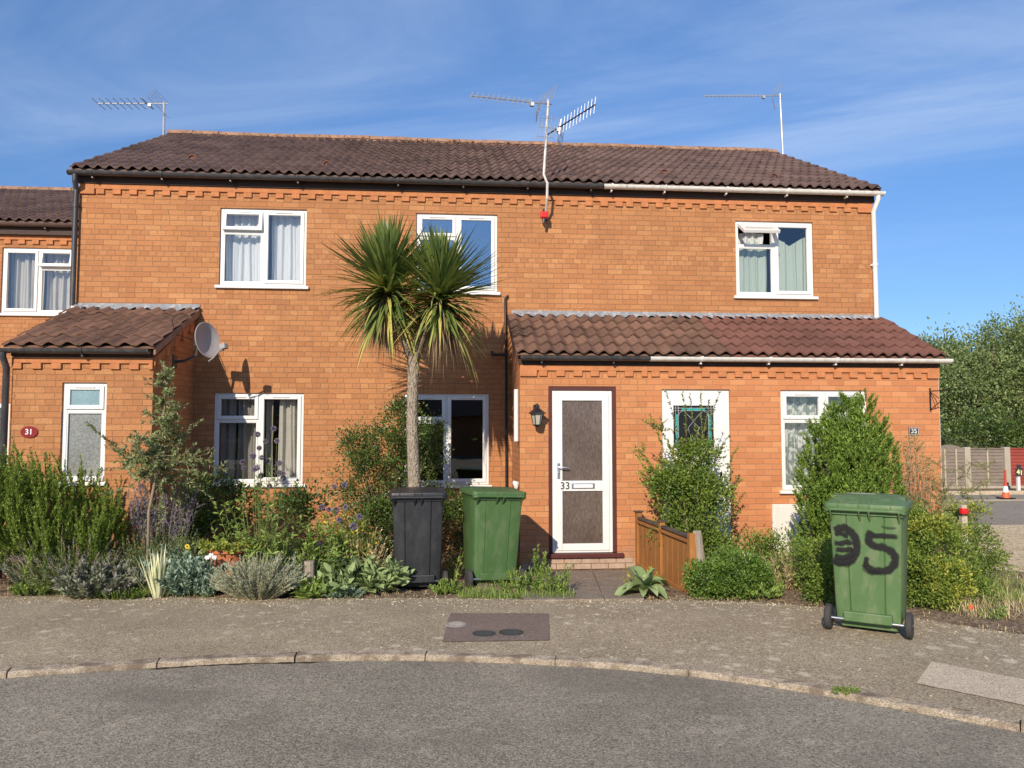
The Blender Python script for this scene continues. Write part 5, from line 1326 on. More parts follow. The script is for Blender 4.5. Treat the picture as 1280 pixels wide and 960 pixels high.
# ---- cordyline
pb = on(519, 9.05); fk = P(517, 446, 9.05); t = root('cordyline_palm', 'twin headed cordyline palm with pale fibrous trunk behind the black bin', 'palm', pb)
tr = [Vector((pb.x, 9.05, -.15)), P(519, 700, 9.05), P(518, 610, 9.05), P(515, 530, 9.05), P(516, 480, 9.05), fk]
hA = P(484, 352, 9.05); hB = P(550, 362, 8.95)
mb = MB(); mb.tube(tr, [.105, .09, .074, .066, .064, .07], 16)
mb.tube([fk+Vector((0,0,-.06)), P(507, 428, 9.05), P(497, 400, 9.05), hA], [.062, .052, .048, .05], 12); mb.tube([fk+Vector((0,0,-.06)), P(526, 430, 9.03), P(537, 400, 9.0), hB], [.062, .055, .05, .05], 12)
mb.build('trunk', M['bark_palm'], t, smooth=True, fix=False)
def head(c, n, R_, name='leaf_head'):
    B, D, L_, W_, dr = [], [], [], [], []; By, Dy, Ly, dy_ = [], [], [], []; Bd, Dd, Ld, dd = [], [], [], []
    for i in range(n):
        a = random.uniform(0, 2*PI); e = math.radians(-42+128*random.random())
        d = (math.cos(a)*math.cos(e), math.sin(a)*math.cos(e), math.sin(e)); hh = (math.degrees(e)+38)/126
        b = c+Vector((d[0]*.03, d[1]*.03, -.26+.42*hh+random.uniform(-.05, .05)))
        if hh < .45 and random.random() < .38: By.append(b); Dy.append(d); Ly.append(R_*random.uniform(.55, .9)); dy_.append(random.uniform(.05, .6))
        else: B.append(b); D.append(d); L_.append(R_*random.uniform(.72, 1.06)*(.78 if hh < .3 else 1)*(1-.30*max(0, hh-.5)/.5)); W_.append(random.uniform(.038, .066)); dr.append(max(.0, random.gauss(.11, .14))*(1.45-hh))
    hd_ = blades(name, B, D, np.array(L_), np.array(W_), np.array(dr), M['l_palm'], t, 8, .3)
    blades('yellow_leaves', By, Dy, np.array(Ly), rng.uniform(.03, .05, len(By)), np.array(dy_), M['l_palmy'], hd_, 8, .3)
    for i in range(330):
        a = random.uniform(0, 2*PI); e = math.radians(random.uniform(-88, -30)); z = random.uniform(-.34, -.08)
        Bd.append(c+Vector((.06*math.cos(a), .06*math.sin(a), z))); Dd.append((math.cos(a)*math.cos(e), math.sin(a)*math.cos(e), math.sin(e))); Ld.append(random.uniform(.28, .58)); dd.append(random.uniform(.1, .6))
    blades('dead_leaves', Bd, Dd, np.array(Ld), rng.uniform(.008, .026, len(Bd)), np.array(dd), M['l_palmd'], hd_, 6, .3)
head(hA, 560, .93); head(hB, 540, .90)
# ---- weeds round the green bin and porch
mound('tall_weed', 'upright leafy weed standing by the brick corner left of the door step', 'plant', 673, 8.7, .2, .52, 9, .05, .018, 'l_weed', .25, 44, group=None)
for (px, Y, w, h, lab) in ((692, 7.78, .5, .34, 'bushy pavement weed below the white door'), (655, 7.85, .5, .22, 'low weed patch between the green bin and the door path'), (560, 7.95, .3, .14, 'small weed tuft between the two bins'), (48, 8.25, .4, .16, 'small green weed tuft at the left end of the bed')):
    mound('pavement_weed', lab, 'plant', px, Y, w, h, 34, .055, .017, 'l_weed', .9, 18, base_w=.7, group='weeds at the pavement edge')
def grass(name, label, n, xr, yf, L, mat, parent=None, w=.005, lean=.5):
    B, D = [], []
    for i in range(n):
        x = random.uniform(*xr); y = yf(x); B.append((x, y, (soil_z(x, y) if x < 6.8 else gz(y)+.01)-.005)); D.append((random.gauss(0, lean), random.gauss(0, lean), 1))
    o = blades(name, B, D, rng.uniform(L*.4, L, n), w, rng.uniform(.1, .8, n), M[mat], parent, 4, .2)
    o['kind'] = 'stuff'; o['label'] = label; o['category'] = 'grass'; return o
grass('grass', 'green grass tufts around the foot of the green bin by the porch', 1500, (.1, 1.25), lambda x: bnd(x)+abs(random.gauss(0, .22)), .16, 'l_weed', w=.007)
grass('grass', 'dry straw at the garden edge along the whole pavement', 1300, (-5, 4.5), lambda x: bnd(x)+.03+abs(random.gauss(0, .25)), .08, 'l_dry')
grass('grass', 'dry grass and straw mixed with green at the far right bed corner', 3200, (4.35, 6.6), lambda x: max(bnd(x)+.05, 6.2)+abs(random.gauss(0, 1.0)), .24, 'l_dry')
grass('grass', 'green grass tufts at the far right bed corner', 2000, (4.9, 6.5), lambda x: max(bnd(x)+.1, 6.6)+abs(random.gauss(.3, .7)), .28, 'l_weed', w=.007)
# mullein
p = on(803, 7.62); t = root('mullein', 'rosette of big felted pale leaves at the foot of the low fence', 'plant', p)
V = []; mb = MB()
for i in range(24):
    a = 2*PI*i/24*2.4+random.gauss(0, .2); e = random.uniform(.25, 1.2); L_ = random.uniform(.28, .46)*(1 if i < 12 else .75); W_ = L_*.44
    d = Vector((math.cos(a)*math.cos(e), math.sin(a)*math.cos(e)*.8, math.sin(e))).normalized(); s_ = d.cross(Vector((0,0,1))).normalized(); u_ = s_.cross(d)
    vs = []; n = 9
    for k in range(n+1):
        tt = k/n; c = p+d*L_*tt+Vector((0,0,-1))*L_*.6*tt*tt*tt*math.cos(e)+Vector((0,0,.03)); w = W_*.5*max(0, math.sin(PI*min(1, (.10+tt*.90))**.95))**.62
        for j in (-1, -.5, 0, .5, 1): vs.append(c+s_*w*j+u_*(w*.5*abs(j)+random.gauss(0,.003)))
    mb.add(vs, [(k*5+j, k*5+j+1, (k+1)*5+j+1, (k+1)*5+j) for k in range(n) for j in range(4)])
mb.build('leaves', M['l_mullein'], t, smooth=True, fix=False)
mound('pavement_weed', 'small yellowish weed behind the mullein against the low fence', 'plant', 800, 8.0, .35, .26, 22, .05, .024, 'l_yellow', .9, 12, base_w=.7, group='weeds at the pavement edge')
# low fence
f0 = Vector((2.33, 9.42, 0)); f1 = Vector((2.44, 7.58, 0)); t = root('low_fence', 'low orange stained wooden fence between two front gardens', 'fence', (2.38, 8.5, -.1)); dd = (f1-f0).normalized(); L_ = (f1-f0).length; R = Matrix(((dd.x, -dd.y, 0), (dd.y, dd.x, 0), (0, 0, 1)))
for (u, w, top, mt) in ((.04, .07, .585, 'wood_orange'), (.5, .06, .57, 'wood_orange'), (.985, .07, .56, 'wood_orange')):
    c = f0+dd*L_*u; m = MB(); m.obox((c.x, c.y, (top-.16)/2), (w, w, top+.16), R); po = m.build('post', M[mt], t, bevel=.004)
    if u < .9: MB().obox((c.x, c.y, top+.008), (w+.03, w+.03, .016), R).build('post_cap', M['wood_cap'], po, bevel=.003)
for (a_, b_) in ((.06, .48), (.52, .965)):
    ca_, cb_ = f0+dd*L_*a_, f0+dd*L_*b_; n = 10; m = MB()
    for k in range(n):
        q = ca_.lerp(cb_, (k+.5)/n); m.obox((q.x, q.y, .205+.0), ((cb_-ca_).length/n-.004, .014+.006*(k % 2), .60), R)
    pn = m.build('panel', M['wood_orange'], t)
    q = ca_.lerp(cb_, .5); m = MB(); m.obox((q.x-.022, q.y, .475), ((cb_-ca_).length, .025, .03), R); m.obox((q.x-.022, q.y, -.055), ((cb_-ca_).length, .025, .06), R); m.build('rail', M['wood_orange'], pn, bevel=.003)
    MB().obox((q.x, q.y, .52), ((cb_-ca_).length, .06, .028), R).build('capping', M['wood_cap'], pn, bevel=.004)
c = on(874, 7.60); t = root('old_fence_post', 'leaning split grey post at the near end of the low fence', 'post', c)
ring = lambda c, r, z, tl: [Vector((c.x+tl+r*math.cos(2*PI*k/9)*(1+.12*math.sin(k*2.7)), c.y+r*.8*math.sin(2*PI*k/9), z)) for k in range(9)]
MB().loft([ring(c, .052, -.1, .03), ring(c, .052, .25, .0), ring(c, .048, .50, -.03), ring(c, .044, .585, -.035)]).build('post', M['wood_grey'], t, bevel=.006)
# box bush
bush('box_bush', 'clipped round bright green bush beside the near end of the low fence', [el(912, 719, 7.55, .37, .32, .25), el(885, 726, 7.5, .2, .25, .2), el(940, 727, 7.5, .2, .25, .18)], 15000, .026, .017, 'l_box', 210, .065, on(912, 7.55), shell=.72, nst=14, up=.5)
# climber in front of door 35
t = bush('climbing_shrub', 'loose arching shrub hiding the white door of the right house', [el(868, 618, 8.75, .40, .28, .30), el(862, 665, 8.7, .40, .26, .36), el(872, 572, 8.8, .28, .22, .22), el(835, 605, 8.7, .20, .2, .20), el(885, 690, 8.6, .35, .25, .25)], 19000, .036, .021, 'l_privet', 300, .11, on(868, 8.75), shell=.3, nst=60, sr=.007, barkm='twig')
F_ = Fol(); F2 = Fol(); st = []
for (x0_, y0_, x1_, y1_, n_) in [(850,560,832,488,60),(858,555,853,490,60),(872,550,862,492,50),(880,560,876,486,60),(890,560,900,490,70),(895,575,912,545,50),(905,600,922,560,50),(905,620,928,600,50),(900,640,925,640,40),(840,600,812,518,110),(835,615,792,555,120),(830,625,788,560,90),(835,650,800,590,120),(845,580,818,530,80),(905,660,932,615,50),(880,540,886,500,40),(905,640,915,570,70)]:
    a_, b_ = P(x0_, y0_, 8.75), P(x1_, y1_, 8.7+random.uniform(-.12, .15)); m_ = a_.lerp(b_, .5)+Vector((random.gauss(0,.02), 0, .02)); pp = [a_, a_.lerp(m_, .5), m_, m_.lerp(b_, .5)+Vector((0,0,.02)), b_]; st.append(pp)
    (along(F2 if x1_ < 830 else F_, pp, int(n_*1.3), .038, .02, .9, .0, .3))
    for k in range(5):
        if x1_ < 830: w = pp[random.randint(0, 3)]; q2 = path_pts(w, (random.gauss(-.3,.7), random.gauss(0,.5), .6), random.uniform(.1, .22), .2, 4, .12); st.append(q2); along(F2, q2, 22, .036, .02, .9, 0, .3)
stems_mesh('shoots', st, .004, .0015, M['twig'], t); F_.build('shoot_leaves', M['l_privet'], t); F2.build('young_leaves', M['l_yellow'], t)
# bush and dry grass in front of the meter box
bush('small_shrub', 'small dark leafy shrub in front of the cream meter box', [el(978, 690, 8.0, .32, .25, .22), el(945, 690, 8.3, .25, .25, .18), el(992, 712, 7.8, .25, .2, .25)], 5200, .034, .015, 'l_privet', 130, .09, on(975, 8.0), nst=20, sr=.005)
t, st = mound('dry_grass_clump', 'dry grassy clump with straw coloured stems by the round bush', 'grass', 990, 7.65, .75, .42, 160, .07, .006, 'l_dry', .9, 26, 'drystem', base_w=.9)
t, st = mound('pavement_weed', 'green weed at the right foot of the round bush', 'plant', 953, 7.3, .45, .18, 30, .07, .02, 'l_weed', 1.0, 14, base_w=.7, group='weeds at the pavement edge')
# conifer
p = on(1062, 7.95); t = root('conifer', 'rounded bright green conifer with pointed tips in front of the lace curtained window', 'conifer', p)
F_ = Fol(); cols = [(1060, 508, .20, 1.0), (1082, 507, .18, 1.0), (1040, 520, .18, 1), (1020, 540, .19, 1), (1100, 535, .18, 1), (1010, 580, .14, 1), (1112, 570, .13, 1), (1060, 540, .26, 1), (1075, 530, .24, 1), (1048, 545, .26, 1)]
bs = []
for (cx, cy, r_, _) in cols:
    q = P(cx, cy, 7.95+random.uniform(-.12, .1)); H = q.z+.1
    n_ = int(190*r_/.2)
    for i in range(n_):
        u = random.random()**.8; a = random.uniform(0, 2*PI); z = -.05+H*u; rad = r_*min(1, (1-u)*2.6+.12)*random.uniform(.7, 1.08)
        c = Vector((q.x+(p.x-q.x)*(1-u)*.1+rad*math.cos(a), q.y+rad*math.sin(a), z)); d = Vector((math.cos(a)*.55, math.sin(a)*.55, .95))
        pp = path_pts(c, d, random.uniform(.09, .16), 0, 3, .08)
        if i % 40 == 0: bs.append([Vector((q.x+(p.x-q.x)*.5, q.y, max(-.1, z-.25))), Vector((q.x, q.y, z-.05)), c])
        along(F_, pp, 62, .036, .010, .55, .0, .25, .3)
MB().tube([p, p+Vector((0,0,1.2))], [.05, .02], 8).build('trunk', M['bark'], t); stems_mesh('branches', bs, .01, .004, M['bark'], t)
blob_leaves(F_, [el(1060, 590, 7.95, .36, .36, .75), el(1060, 640, 7.95, .42, .4, .55)], 22000, .035, .013, 260, .10, 1.2, None, .3)
F_.build('foliage', M['l_conifer'], t)
# hedge around right corner
bush('privet_hedge', 'low yellow green hedge visible left of the bin painted 35', [el(1025, 708, 7.2, .22, .3, .27), el(1035, 730, 7.0, .2, .25, .2)], 6500, .026, .015, 'l_privet', 120, .07, on(1028, 7.2), nst=14, shell=.6, group='hedge bushes round the right bed')
bush('privet_hedge', 'wide bushy hedge right of the bin painted 35, dark and yellow green leaves', [el(1165, 690, 7.1, .42, .35, .33), el(1150, 725, 6.75, .38, .3, .25), el(1195, 735, 6.9, .30, .3, .27), el(1215, 690, 7.6, .28, .35, .28), el(1145, 665, 7.3, .25, .3, .25), el(1120, 700, 7.2, .3, .3, .3)], 26000, .028, .016, 'l_privet', 380, .08, on(1165, 7.0), nst=40, shell=.62, group='hedge bushes round the right bed')
bush('golden_shoots', 'brighter golden green growth at the front of the right hedge', [el(1188, 728, 6.62, .22, .12, .24), el(1170, 660, 7.05, .3, .2, .08), el(1215, 640, 7.6, .15, .2, .06)], 5200, .028, .016, 'l_yellow', 90, .06, on(1190, 6.7), nst=10, shell=.5)
bush('leggy_shrub', 'tangled dry shrub with brown twigs beside the conifer', [el(1145, 600, 8.6, .24, .2, .35), el(1140, 560, 8.7, .16, .15, .15)], 1900, .03, .01, 'l_fennel', 70, .10, on(1145, 8.6), nst=50, sr=.005, barkm='twig')
def fennel(label, px, Y, w, h, n, grp):
    p = on(px, Y); t = root('fennel', label, 'plant', p, grp); F_ = Fol(); st = []
    for i in range(n):
        a = random.uniform(0, 2*PI); r = random.random(); pp = path_pts(p+Vector((.06*math.cos(a), .06*math.sin(a), 0)), (math.cos(a)*r*w, math.sin(a)*r*w*.6, 1), h*random.uniform(.6, 1.05), .05, 7, .06); st.append(pp)
        for k in range(9):
            w_ = pp[random.randint(2, 7)]; b_ = random.uniform(0, 2*PI); q2 = path_pts(w_, (math.cos(b_), math.sin(b_)*.7, .7), random.uniform(.1, .26), .1, 4, .12); st.append(q2); along(F_, q2, 40, .04, .004, .7, 0, .3)
    stems_mesh('stems', st, .0045, .0012, M['greenstem'], t); F_.build('foliage', M['l_fennel'], t)
fennel('wispy fennel against the brick wall corner below the number 35 sign', 1148, 8.3, .35, 1.25, 13, 'fennel plants by the right wall corner')
fennel('tall airy fennel in front of the far grey fence', 1200, 8.5, .32, 1.45, 14, 'fennel plants by the right wall corner')
t, st = mound('kerb_moss', 'small dry green tuft growing in the kerb joint', 'weed', 1050, 4.63, .16, .035, 40, .02, .006, 'l_weed', 1.6, 14, base_w=.8)
t, st = mound('pavement_weed', 'tiny weed at the right end of the bed below the poppy', 'plant', 1233, 6.2, .25, .12, 16, .04, .012, 'l_weed', .9, 12, base_w=.8, group='weeds at the pavement edge')
F_ = Fol()
for i in range(700):
    x = random.uniform(-5, 4.6); y = bnd(x)+random.gauss(-.06, .14); F_.add(np.array([[x, y, gz(y)+.012]]), (random.gauss(0,1), random.gauss(0,1), .08), random.uniform(.012, .035), random.uniform(.008, .016), nrm=np.array([[0,0,1.0]]))
o = F_.build('leaf_litter', M['l_dry'], None); o['kind'] = 'stuff'; o['label'] = 'fallen dry leaves along the back edge of the pavement'; o['category'] = 'leaf litter'
# poppy
p = G(1213, 778); t = root('poppy', 'single orange red poppy at the foot of the right hedge', 'flower', p)
q = P(1213.5, 759, p.y); MB().tube([p, p.lerp(q, .6)+Vector((.01,0,0)), q], .002, 5).build('stem', M['greenstem'], t); daisy(t, q, .02, M['f_orange'], 7, 'petals')
# marker post
p = on(1201, 7.45); t = root('marker_post', 'pale wooden marker post with red reflector in the right hedge', 'post', p)
tp = P(1201, 631, 7.45)
MB().box(p.x-.028, p.x+.028, p.y-.028, p.y+.028, -.1, tp.z).build('post', M['wood_pale'], t, bevel=.004)
z = P(1201, 638.5, 7.45).z; MB().lathe([(.04, -.028), (.044, 0), (.04, .028)], (p.x, p.y-.012, z), 'z', 14).build('reflector', M['red'], t, smooth='auto')
MB().box(p.x-.03, p.x+.03, p.y-.03, p.y+.03, z-.05, z-.029).build('band', M['dark_plastic'], t)
z = P(1201, 681, 7.45).z; m = MB(); m.box(p.x-.012, p.x+.052, p.y-.05, p.y-.029, z-.03, z+.035); m.build('plate', M['chrome'], t, bevel=.004)
MB().lathe([(.03, -.02), (.022, .0)], (p.x+.03, p.y-.05, z-.03), 'z', 12).build('sensor', M['sign_slate'], t)

# ---------------------------------------------------------------- far right: fence, cone, number post, car, trees
FY = 20.6
t = root('panel_fence', 'grey and red wooden panel fence with concrete posts at the far right', 'fence', (15, FY, -.06))
def fpanel(xa, xb, z0_, z1_, mat, arch=0):
    m = MB(); n = 11
    for k in range(n):
        a_ = z0_+(z1_-z0_)*k/n; b_ = z0_+(z1_-z0_)*(k+1)/n+.02
        m.prism_x([(FY-.012, a_), (FY-.035, a_), (FY-.012, b_), (FY-.004, b_)], xa, xb)
    if arch:
        m.prism_y([(xa, z1_-.02)]+[(xa+(xb-xa)*k/10, z1_+arch*math.sin(PI*k/10)) for k in range(1, 10)]+[(xb, z1_-.02)], FY-.02, FY)
    pn = m.build('panel', M[mat], t)
    m = MB()
    for u in ((.5,) if arch == 0 else (.3, .7)): m.box(xa+(xb-xa)*u-.02, xa+(xb-xa)*u+.02, FY-.06, FY-.036, z0_, z1_)
    m.build('batten', M['wood_pale'] if mat == 'fence_grey' else M[mat], pn)
    MB().box(xa, xb, FY-.045, FY+.01, z1_-.01, z1_+.025).build('top_rail', M[mat], pn) if not arch else None
    MB().box(xa, xb, FY-.03, FY+.02, -.25, z0_-.005).build('gravel_board', M['concrete'], pn)
Xp = [P(px, 600, FY).x for px in (1166, 1209, 1258.5)]
Xp = [Xp[0]-1.0]+Xp+[Xp[2]+1.35*k for k in range(1, 8)]
ztop = P(1230, 561, FY).z; zbot = P(1230, 607, FY).z
for k in range(len(Xp)-1):
    fpanel(Xp[k]+.09, Xp[k+1]-.09, zbot+.0, ztop, 'fence_grey' if k < 3 else 'fence_red', .12 if k == 1 else 0)
for k, x in enumerate(Xp): MB().box(x-.085, x+.085, FY-.07, FY+.06, -.3, ztop+.05).build('post', M['concrete'], t, bevel=.01)
c = G(1257.5, 624.5); t = root('traffic_cone', 'slim orange and white traffic cone on the lane before the far fence', 'traffic cone', c)
c.z = -.10
M['cone'] = simple('cone_orange', (.75,.12,.04), .5, var=.08); M['cone_dk'] = simple('cone_dark_orange', (.45,.05,.03), .5)
MB().box(c.x-.15, c.x+.15, c.y-.15, c.y+.15, c.z, c.z+.03).build('base', M['black'], t, bevel=.01)
MB().lathe([(.095, .03), (.068, .16)], c, 'z', 18).build('lower_band', M['cone'], t, smooth='auto'); MB().lathe([(.067, .161), (.045, .31)], c, 'z', 18).build('reflective_band', M['white_pl'], t, smooth='auto')
MB().lathe([(.044, .311), (.028, .40), (.026, .70), (.0, .705)], c, 'z', 18).build('tip', M['cone_dk'], t, smooth='auto')
c = P(1273.5, 616, 19.6); c.z = -.06; t = root('house_number_post', 'white post with black number 41 sign before the red fence', 'sign post', c); tp = P(1272, 590, 19.6)
MB().box(c.x-.035, c.x+.035, 19.57, 19.64, -.2, tp.z-.05).build('post', M['white_pl'], t, bevel=.005)
m = MB(); m.box(tp.x-.09, tp.x+.09, 19.53, 19.565, tp.z-.10, tp.z+.10); m.box(tp.x-.05, tp.x+.05, 19.53, 19.565, tp.z+.1, tp.z+.2); m.build('plate', M['sign_slate'], t)
M['f_yel2'] = simple('pale_yellow_digits', (.8,.75,.35), .5)
text(t, '4', .17, (tp.x-.04, 19.526, tp.z+.0), 'f_yel2', bold=.006); text(t, '1', .17, (tp.x+.048, 19.526, tp.z-.02), 'f_yel2', bold=.006)
# parked car at the frame edge
cp = P(1278.0, 620, 19.3); t = root('parked_car', 'dark car at the right frame edge, only the tip of its bumper in view', 'car', (cp.x+2.1, 18.0, -.1))
CY = 18.0; cx = cp.x
body = [(0,.32),(.02,.62),(.25,.80),(1.05,.92),(1.65,1.38),(3.0,1.42),(3.75,1.0),(4.05,.92),(4.1,.35),(3.75,.22),(.3,.22)]
car = simple('dark_car_paint', (.015,.016,.02), .2, var=.05, spec=.6)
m = MB(); rings = []
for (y_, s_) in ((-.86, .93), (-.80, 1), (.80, 1), (.86, .93)):
    rings.append([Vector((cx+2.05+(a_-2.05)*(.985 if s_ < 1 else 1), CY+y_+(.10 if b_ > 1 else 0)*(1 if y_ < 0 else -1), -.1+b_*(s_ if b_ > 1 else 1))) for a_, b_ in body])
m.loft(rings); m.build('body', car, t, smooth='auto', bevel=.02)
for wx in (.75, 3.3):
    for s_ in (-1, 1):
        w = MB().lathe([(.2, -.09), (.30, -.09), (.315, -.06), (.315, .06), (.30, .09), (.2, .09)], (cx+wx, CY+s_*.79, .215), 'y', 28).build('wheel', M['tyre'], t, smooth='auto')
        MB().lathe([(.0, -.095), (.2, -.08), (.2, .08), (.0, .095)], (cx+wx, CY+s_*.79, .215), 'y', 20, caps=False).build('rim', M['chrome'], w, smooth='auto')
for s_ in (-1, 1):
    m = MB(); m.add([(cx+1.25, CY+s_*.815, .86), (cx+3.55, CY+s_*.815, .90), (cx+2.95, CY+s_*.775, 1.22), (cx+1.75, CY+s_*.775, 1.20)], [(0,1,2,3)]); m.build('side_window', M['dark_pane'], t)
    MB().box(cx-.005+.02, cx+.2, CY+s_*.6-.15, CY+s_*.6+.15, .50, .62).build('headlight', M['chrome'], t, bevel=.02)
# trees
def tree(label, px, Y, ells, n, L, W, tr_r, grp='trees behind the far fence', cl=160, cr=.55, mat='l_tree'):
    b = on(px, Y); b.z = -.3; t = root('broadleaf_tree', label, 'tree', b, grp); F_ = Fol(); cc = blob_leaves(F_, ells, n, L, W, cl, cr, .1, .6, .45)
    F_.build('crown', M[mat], t); st = []; 
    E = np.array(ells); top = Vector((E[:, 0].mean(), Y, E[:, 2].max()))
    trunk_ = [b, b.lerp(top, .25)+Vector((.1,0,0)), b.lerp(top, .5)+Vector((-.1,0,0)), b.lerp(top, .8)]
    mb = MB(); mb.tube(trunk_, [tr_r, tr_r*.75, tr_r*.5, tr_r*.2], 10)
    for i in rng.choice(len(cc), 46, replace=False):
        q = Vector(cc[i]); a_ = trunk_[random.choice((0, 1, 1, 2))].lerp(trunk_[2], random.uniform(.2, .9)); m_ = a_.lerp(q, .5)+Vector((random.gauss(0,.2), random.gauss(0,.2), .25)); mb.tube([a_, m_, q], [tr_r*.32, tr_r*.18, .015], 6, caps=False)
    mb.build('trunk', M['bark'], t, smooth=True, fix=False)
TY = 25
tree('nearer pale green tree right behind the grey fence, sprawling low branches', 1232, TY, [el(1225, 462, TY, 1.2, 1.3, 1.0), el(1265, 450, TY, 1.5, 1.4, 1.3), el(1195, 475, TY, 1.1, 1.2, .95), el(1245, 490, TY, 1.6, 1.3, 1.2), el(1200, 510, TY, 1.1, 1.2, .9), el(1290, 480, TY, 1.5, 1.4, 1.5)], 24000, .115, .065, .16, cl=130, cr=.44)
tree('tall tree at the right frame edge, its crown the highest', 1290, TY+5, [el(1275, 446, TY+5, 1.5, 1.6, 1.5), el(1300, 432, TY+5, 1.4, 1.6, 1.3), el(1335, 445, TY+5, 1.8, 1.8, 2.0), el(1300, 490, TY+5, 2, 2, 1.8)], 20000, .135, .075, .2, cl=95, cr=.55)
tree('small low tree seen just past the porch roof', 1175, TY+3, [el(1165, 455, TY+3, 1.1, 1.2, .9), el(1185, 440, TY+3, 1.0, 1.2, .9), el(1180, 500, TY+3, 1.3, 1.2, 1.4), el(1150, 490, TY+3, 1.2, 1.2, 1.3)], 14000, .125, .07, .13, cl=70, cr=.45)
bush('garden_thicket', 'dark tangled thicket directly above the far fence top', [el(1215, 545, 23.2, 2.0, .8, .6), el(1265, 540, 23.4, 1.6, .8, .7), el(1310, 545, 23.4, 1.8, .8, .7)], 8000, .11, .05, 'l_dark', 150, .3, (18, 23.2, -.2), cat='shrub', nst=40, sr=.03)
F_ = Fol(); 
for x in range(12, 130, 5): blob_leaves(F_, [(x+random.uniform(-1, 1), 62+random.uniform(-4, 4), 1.8, 4, 2.5, random.uniform(1.8, 2.8))], 1300, .55, .32, 30, .9, .1, -.3, .4)
for x in range(-90, -14, 5): blob_leaves(F_, [(x+random.uniform(-1, 1), 48+random.uniform(-4, 4), 1.8, 4, 2.5, random.uniform(1.8, 2.8))], 1100, .55, .32, 30, .9, .1, -.3, .4)
o = F_.build('far_hedgerow', M['l_tree'], None); o['kind'] = 'stuff'; o['label'] = 'distant hedgerow mass beyond the houses and the far fence'; o['category'] = 'hedgerow'
# two unseen bungalows added behind the viewer to darken the window reflections
for k, (xa, xb) in enumerate(((-15, 3.2), (5.5, 16))):
    yb = -26.0; t = root('bungalow', ['low brick bungalow across the road, behind the viewer and opposite the left house', 'low brick bungalow across the road, behind the viewer and opposite the right house'][k], 'house', ((xa+xb)/2, yb, -.1), 'bungalows across the road')
    m = MB(); m.box(xa, xb, yb-7, yb, -.2, 2.5); m.build('wall', M['brick_porch'], t)
    m = MB(); m.prism_x([(yb+.4, 2.4), (yb-3.5, 4.5), (yb-7.4, 2.4)], xa-.2, xb+.2); m.build('roof', M['tile'], t)
    for j in range(4):
        x = xa+1.3+j*3.4; w_ = MB().box(x, x+1.6, yb-.02, yb+.05, .9, 2.1).build('window', M['upvc'], t, bevel=.01); MB().box(x+.08, x+1.52, yb+.051, yb+.06, .98, 2.02).build('pane', M['dark_pane'], w_)
for k, (x, y, r_) in enumerate(((-5.5, -22, 2.0), (5.5, -23, 2.2))):  # unseen trees, added only for what the window panes reflect
    b = Vector((x, y, -.1)); 
    ells = [(x, y, 2.2, r_, r_*.8, 1.5), (x-r_*.7, y, 1.8, r_*.7, r_*.7, 1.1), (x+r_*.8, y+.4, 1.9, r_*.7, r_*.7, 1.2)]
    t = root('roadside_tree', ['dense small tree across the road behind the viewer, before the left bungalow', 'spreading small tree across the road behind the viewer, before the right bungalow'][k], 'tree', b, 'trees across the road'); F_ = Fol(); blob_leaves(F_, ells, 7000, .30, .18, 110, .7, .1, .2, .4); F_.build('crown', M['l_tree'], t)
    MB().tube([b, b+Vector((.1,0,1.2)), b+Vector((0,0,3))], [.25, .2, .1], 8).build('trunk', M['bark'], t)

# ---------------------------------------------------------------- camera, light, world
cd = bpy.data.cameras.new('camera'); cam = bpy.data.objects.new('camera', cd); COL.objects.link(cam); SC.camera = cam
cd.sensor_width = 36; cd.sensor_fit = 'HORIZONTAL'; cd.lens = F/1280*36; cd.clip_end = 2000; cd.clip_start = .05
cam.location = (0, 0, HC); cam.rotation_euler = (PI/2+PIT, 0, -YAW)
SUN = Vector((-.63, -1.55, .87)).normalized()
sd = bpy.data.lights.new('sun', 'SUN'); so = bpy.data.objects.new('sun', sd); COL.objects.link(so)
sd.energy = 4.7; sd.angle = math.radians(.53); sd.color = (1, .875, .71)
so.rotation_euler = (-SUN).to_track_quat('-Z', 'Y').to_euler(); so.location = (-5, -10, 12)
w = bpy.data.worlds.new('World'); SC.world = w; w.use_nodes = True; nt = w.node_tree; nt.nodes.clear()
N_ = lambda t_, **k: (lambda nd: ([setattr(nd, a_, b_) for a_, b_ in k.items()], nd)[1])(nt.nodes.new(t_))
sky = N_('ShaderNodeTexSky', sky_type='NISHITA'); sky.sun_disc = False; sky.sun_elevation = math.asin(SUN.z); sky.sun_rotation = math.atan2(SUN.x, SUN.y)
sky.air_density = .75; sky.dust_density = .1; sky.ozone_density = 4.5; sky.altitude = 50
tc = N_('ShaderNodeTexCoord'); sep = N_('ShaderNodeSeparateXYZ'); nt.links.new(tc.outputs['Generated'], sep.inputs[0])
def wm(op, a, b=None, clamp=False):
    nd = N_('ShaderNodeMath', operation=op); nd.use_clamp = clamp
    for i, v in enumerate((a, b)):
        if v is None: continue
        if isinstance(v, bpy.types.NodeSocket): nt.links.new(v, nd.inputs[i])
        else: nd.inputs[i].default_value = v
    return nd.outputs[0]
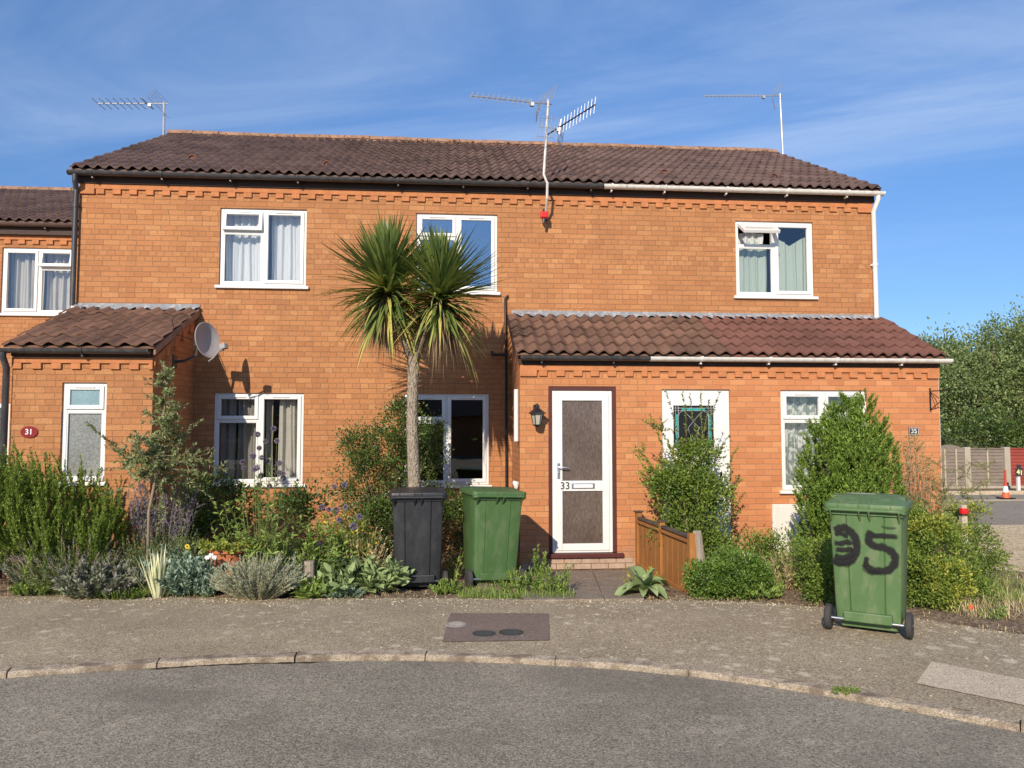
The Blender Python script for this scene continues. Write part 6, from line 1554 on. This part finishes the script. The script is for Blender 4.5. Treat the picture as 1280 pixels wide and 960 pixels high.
# cirrus: project the view direction on a high plane
zc = wm('MAXIMUM', sep.outputs[2], .06); u = wm('DIVIDE', sep.outputs[0], zc); v = wm('DIVIDE', sep.outputs[1], zc)
cv = N_('ShaderNodeCombineXYZ'); nt.links.new(wm('ADD', wm('MULTIPLY', u, .45), wm('MULTIPLY', v, .15)), cv.inputs[0]); nt.links.new(wm('ADD', wm('MULTIPLY', v, .75), wm('MULTIPLY', u, .28)), cv.inputs[1])
no = N_('ShaderNodeTexNoise'); nt.links.new(cv.outputs[0], no.inputs['Vector']); no.inputs['Scale'].default_value = 1.35; no.inputs['Detail'].default_value = 9; no.inputs['Roughness'].default_value = .62; no.inputs['Distortion'].default_value = .7
no2 = N_('ShaderNodeTexNoise'); nt.links.new(cv.outputs[0], no2.inputs['Vector']); no2.inputs['Scale'].default_value = .55; no2.inputs['Detail'].default_value = 3
rp = N_('ShaderNodeMapRange'); nt.links.new(wm('ADD', wm('MULTIPLY', no.outputs[0], .6), wm('MULTIPLY', no2.outputs[0], .5)), rp.inputs[0]); rp.inputs[1].default_value = .45; rp.inputs[2].default_value = .82; rp.interpolation_type = 'SMOOTHSTEP'
mx = N_('ShaderNodeMix', data_type='RGBA'); nt.links.new(wm('MULTIPLY', wm('MULTIPLY', rp.outputs[0], .7, True), wm('MULTIPLY', wm('SUBTRACT', sep.outputs[2], .16), 5.0, True), True), mx.inputs[0]); hs = N_('ShaderNodeHueSaturation'); hs.inputs['Saturation'].default_value = 1.06; nt.links.new(wm('ADD', .70, wm('MULTIPLY', sep.outputs[2], 1.35)), hs.inputs['Value']); nt.links.new(sky.outputs[0], hs.inputs['Color']); nt.links.new(hs.outputs[0], mx.inputs[6]); mx.inputs[7].default_value = (4.4, 5.3, 6.8, 1)
bg = N_('ShaderNodeBackground'); bg.inputs[1].default_value = .13; nt.links.new(mx.outputs[2], bg.inputs[0])
wo = N_('ShaderNodeOutputWorld'); nt.links.new(bg.outputs[0], wo.inputs[0])
SC.view_settings.view_transform = 'Standard'; SC.view_settings.look = 'None'; SC.view_settings.gamma = 1; SC.view_settings.exposure = 0.18; SC.view_settings.use_curve_mapping = False
SC.render.engine = 'CYCLES'; SC.cycles.max_bounces = 6; SC.cycles.transparent_max_bounces = 12
